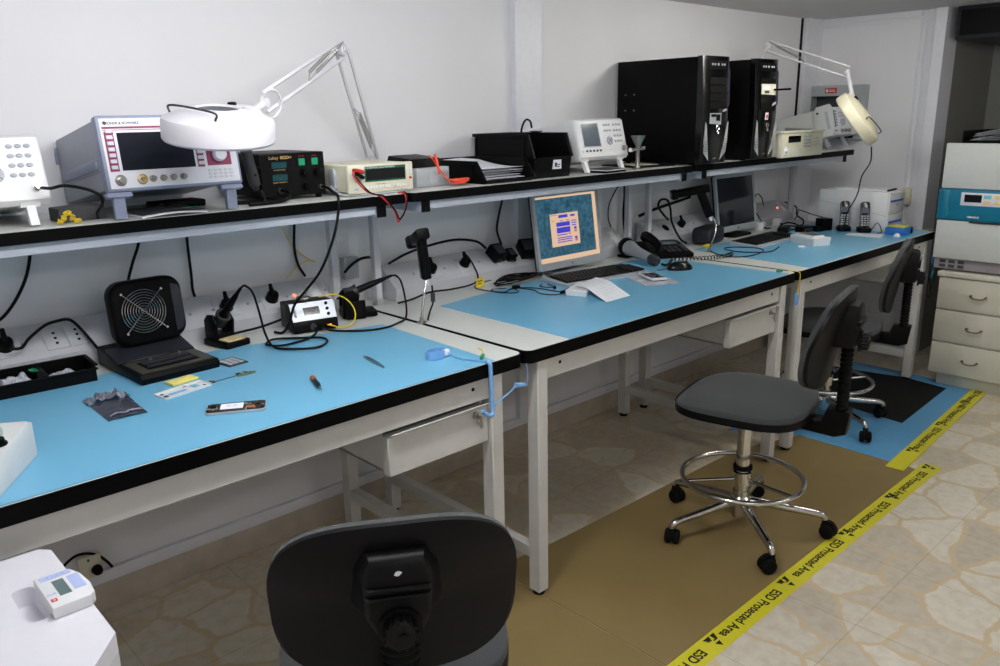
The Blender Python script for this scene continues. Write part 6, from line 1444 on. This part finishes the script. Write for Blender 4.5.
def chair(label, loc, rz, base_rot, bz, seat_z=.53, spot=False):
    t = thing('drafting_chair', label, 'chair', loc, rz, 'drafting chairs with foot rings')
    # five-star base, each leg with its castor
    for k in range(5):
        a = base_rot - rz + 2*PI*k/5; c, s = math.cos(a), math.sin(a); rot = Matrix.Rotation(a, 4, 'Z')
        q = MB(); q.M = rot
        q.tube([(.025,0,.112),(.09,0,.108),(.18,0,.096),(.262,0,.086),(.286,0,.078),(.294,0,.062)], lambda u: .017-.006*u, 10, 5, rz=None); lg = q.obj('leg', M['chrome'], t)
        sw = a + 2.1 + k*.9; off = Vector((math.cos(sw), math.sin(sw), 0))*.014; ctr = Vector((.294*c, .294*s, .0265)) + off; ax = Vector((-math.sin(sw), math.cos(sw), 0))
        q = MB()
        for sd in (-1,1):
            q.cyl(ctr+ax*.006*sd, ctr+ax*.024*sd, .0262, n=22, bev=.004)
        q.cyl(ctr-ax*.024, ctr+ax*.024, .010, n=12); q.cyl(Vector((.294*c,.294*s,.05)), Vector((.294*c,.294*s,.066)), .012, n=12)
        q.cyl(ctr-ax*.008+Vector((0,0,.012)), ctr+ax*.008+Vector((0,0,.012)), .027, n=18); q.obj('castor', M['rub'], lg)
    MB().lathe([(0,.052),(.030,.052),(.036,.06),(.036,.128),(.030,.135),(.030,.155),(0,.155)], 22).obj('hub', M['chrome'], t)
    MB().lathe([(.0245,.15),(.0245,seat_z-.085),(.0,seat_z-.085)], 20).obj('gas_column', M['chrome'], t)
    MB().lathe([(.027,.236),(.034,.238),(.034,.250),(.027,.252)], 20).obj('column_collar', M['rub'], t)
    fr = MB(); fr.torus((0,0,.205), .212, .0095, N=56, n=10)
    fr.obj('foot_ring', M['chrome'], t)
    for k in range(3):
        a = base_rot - rz + .15 + 2*PI*k/3; MB().cyl((.03*math.cos(a),.03*math.sin(a),.200),(.206*math.cos(a),.206*math.sin(a),.205),.0065,n=10).obj('ring_spoke', M['chrome'], t)
    MB().lathe([(.026,.18),(.034,.182),(.034,.228),(.026,.23)], 20).obj('ring_clamp', M['chrome'], t)
    q = MB(); q.cyl((.030,.02,.205),(.085,.045,.222),.009,n=10); q.obj('clamp_lever', M['dark'], t)
    # seat
    q = pad(.455,.445,3.4, lambda x,y,r: .022*(1-r**6)+.006-.016*max(0,y/.2)**3, lambda x,y,r: -.022); q.M = Matrix.Identity(4)
    for v in q.bm.verts: v.co = Vector((v.co.x, v.co.z, v.co.y + seat_z-.030))
    bmesh.ops.recalc_face_normals(q.bm, faces=q.bm.faces[:]); q.obj('seat', M['fab'], t, smooth=70)
    q = pad(.457,.447,3.4, lambda x,y,r: -.014, lambda x,y,r: -.052+.012*r**3)
    for v in q.bm.verts: v.co = Vector((v.co.x, v.co.z, v.co.y + seat_z-.026))
    bmesh.ops.recalc_face_normals(q.bm, faces=q.bm.faces[:]); q.obj('seat_pan', M['shell'], t, smooth=70)
    MB().box(-.075,.075,-.12,.09,seat_z-.096,seat_z-.070,.006).obj('mechanism', M['blackm'], t)
    MB().cyl((.06,.02,seat_z-.083),(.205,.03,seat_z-.086),.006,n=10).obj('height_lever', M['dark'], t)
    # L bracket and bellows
    q = MB(); q.prism([(-.10,seat_z-.098),(-.30,seat_z-.112),(-.335,seat_z-.098),(-.345,seat_z-.018),(-.270,seat_z-.018),(-.255,seat_z-.062),(-.10,seat_z-.068)], -.034, .034, 'x', .007, 2); q.obj('back_bracket', M['black'], t)
    zb0, zb1 = seat_z-.035, bz-.015
    prof = []; nb = 15
    for i in range(nb):
        z = zb0+(zb1-zb0)*i/nb; h = (zb1-zb0)/nb; prof += [(.0200,z),(.0255,z+h*.3),(.0255,z+h*.6),(.0200,z+h*.9)]
    q = MB(); q.M = Matrix.Translation((0,-.312,0)) @ Matrix.Diagonal((1.25,.75,1,1)); q.lathe(prof, 20); q.obj('bellows', M['rub'], t)
    # backrest
    cv = lambda x, z: .65*x*x*1.0 - .040*math.sin(max(-1,min(1,z/.17))*PI/2)*(.5 if z < 0 else 1.0)
    Y = -.262
    q = pad(.420,.318,3.1, lambda x,z,r: Y+cv(x,z)+.014+.018*(1-r**4), lambda x,z,r: Y+cv(x,z)-.003)
    q.M = Matrix.Identity(4)
    for v in q.bm.verts: v.co.z += bz
    q.obj('backrest_pad', M['fab'], t, smooth=70)
    q = pad(.422,.320,3.1, lambda x,z,r: Y+cv(x,z)-.002, lambda x,z,r: Y+cv(x,z)-.014-.006*(1-r**3))
    for v in q.bm.verts: v.co.z += bz
    sh = q.obj('back_shell', M['shell'], t, smooth=70)
    q = MB(); q.prism([(-.075,-.030),(-.052,-.062),(.052,-.062),(.075,-.030),(.080,.045),(.062,.078),(-.062,.078),(-.080,.045)], -.345, -.268, 'y', .016, 3)
    for v in q.bm.verts:
        v.co.z += bz+.040
        if v.co.y < -.32: v.co.x *= .72
    q.obj('clamp_housing', M['shell'], t, smooth=50)
    for dz in (.030,.016): MB().tube([(-.050,-.340,bz+.035+dz),(-.046,-.348,bz+.035+dz),(.046,-.348,bz+.035+dz),(.050,-.340,bz+.035+dz)], .0045, 8, smooth=False).obj('housing_rib', M['shell'], t)
    q = MB(); q.cyl((0,-.345,bz-.004),(0,-.352,bz-.004),.036,n=28); q.obj('knob_plate', M['shell'], t)
    q = MB()
    for i in range(14):
        a = 2*PI*i/14; q.cyl((.024*math.cos(a),-.350,bz-.004+.024*math.sin(a)),(.024*math.cos(a),-.372,bz-.004+.024*math.sin(a)),.0046,n=8)
    q.cyl((0,-.350,bz-.004),(0,-.374,bz-.004),.0245,n=24,bev=.003); q.cyl((.004,-.374,bz-.005),(.004,-.3765,bz-.005),.007,n=14); q.obj('adjuster_knob', M['shell'], t, smooth=40)
    if spot: MB().prism([(-.005,-.003),(.001,-.005),(.004,-.003),(.008,.001),(.003,.004),(-.002,.003)], -.3462, -.3448, 'y').obj('paint_spot', M['paper'], t, loc=(0,0,bz+.092))
    else:
        for xx in (-.12,.12): MB().ell((xx,-.262+.65*xx*xx-.0195,bz+.03),(.007,.003,.009),10,6).obj('shell_rivet', M['silver'], t)
    return t
chair('drafting chair in the foreground seen from behind, black shell with a white paint spot', (-.727,-1.272,0), D2R(-32), .4, .703, .50, True)
chair('grey seated drafting chair on the brown floor mat, with chrome foot ring', (.896,-1.139,.0026), D2R(13), D2R(15), .768, .545)
chair('drafting chair on the black and blue floor mats, pushed under the far bench', (2.13,-.86,.0071), D2R(18), D2R(-44), .740)
# ---------------------------------------------------------------- lights, camera
def area(name, loc, sx, sy, power, rot=(0,0,0), col=(1,.97,.93)):
    l = bpy.data.lights.new(name, 'AREA'); l.shape = 'RECTANGLE'; l.size = sx; l.size_y = sy; l.energy = power; l.color = col
    o = bpy.data.objects.new(name, l); COL.objects.link(o); o.location = loc; o.rotation_euler = rot; return o
M['tube'] = mat('lit_tube', (1,1,1), .4, emit=(1,.97,.92), es=7.0)
def fixture(loc, L, rotz, label, power, col, W=.16):
    t = thing('ceiling_light', label, 'ceiling light', loc, rotz, 'fluorescent ceiling lights')
    MB().box(-L/2, L/2, -W/2, W/2, -.035, 0, .004).obj('housing', M['white'], t)
    for s in (-1, 1):
        MB().cyl((-L/2+.03, s*W/4, -.05), (L/2-.03, s*W/4, -.05), .014, n=12).obj('tube', M['tube'], t)
    for k in range(5):
        l = bpy.data.lights.new('tube_glow', 'POINT'); l.energy = power/5; l.color = col; l.shadow_soft_size = .06
        o = bpy.data.objects.new('tube_glow', l); COL.objects.link(o); o.location = (-L/2+.12+(L-.24)*k/4, 0, -.10); o.parent = t
fixture((-.60, -1.25, ZC), 1.2, 0, 'fluorescent ceiling light above the left workbench', 35, (.98,.98,1))
fixture((1.93, -1.27, ZC), 1.2, PI/2, 'fluorescent ceiling light above the far workbench', 15.5, (1,.97,.90))
fixture((-1.0, -3.1, ZC), 1.2, 0, 'fluorescent ceiling light over the aisle, behind the viewpoint', 10.5, (.98,.98,1))
fixture((1.9, -3.1, ZC), 1.2, 0, 'fluorescent ceiling light over the aisle, far right of the viewpoint', 11, (1,.97,.90))
w = bpy.data.worlds.new('World'); SC.world = w; w.use_nodes = True
w.node_tree.nodes['Background'].inputs[0].default_value = (.93,.95,1,1); w.node_tree.nodes['Background'].inputs[1].default_value = .05

cam = bpy.data.cameras.new('camera'); co = bpy.data.objects.new('camera', cam); COL.objects.link(co)
yaw, pitch, roll, fpx = .7481, .2662, -.0198, 802.8
cyw, syw, cp, sp = math.cos(yaw), math.sin(yaw), math.cos(pitch), math.sin(pitch)
Fv = Vector((syw*cp, cyw*cp, -sp)); rv = Vector((cyw, -syw, 0)); uv = rv.cross(Fv)
Rv = rv*math.cos(roll) + uv*math.sin(roll); Uv = -rv*math.sin(roll) + uv*math.cos(roll)
mw = Matrix((Rv, Uv, -Fv)).transposed().to_4x4()
mw.translation = Vector((-1.3979, -2.2589, 1.3449))*1.1067
co.matrix_world = mw
cam.sensor_width = 36; cam.lens = fpx*36/1000; cam.clip_start = .02
SC.camera = co
SC.view_settings.view_transform = 'Standard'; SC.view_settings.look = 'None'; SC.view_settings.gamma = 1
SC.view_settings.use_curve_mapping = False; SC.view_settings.exposure = 0.0
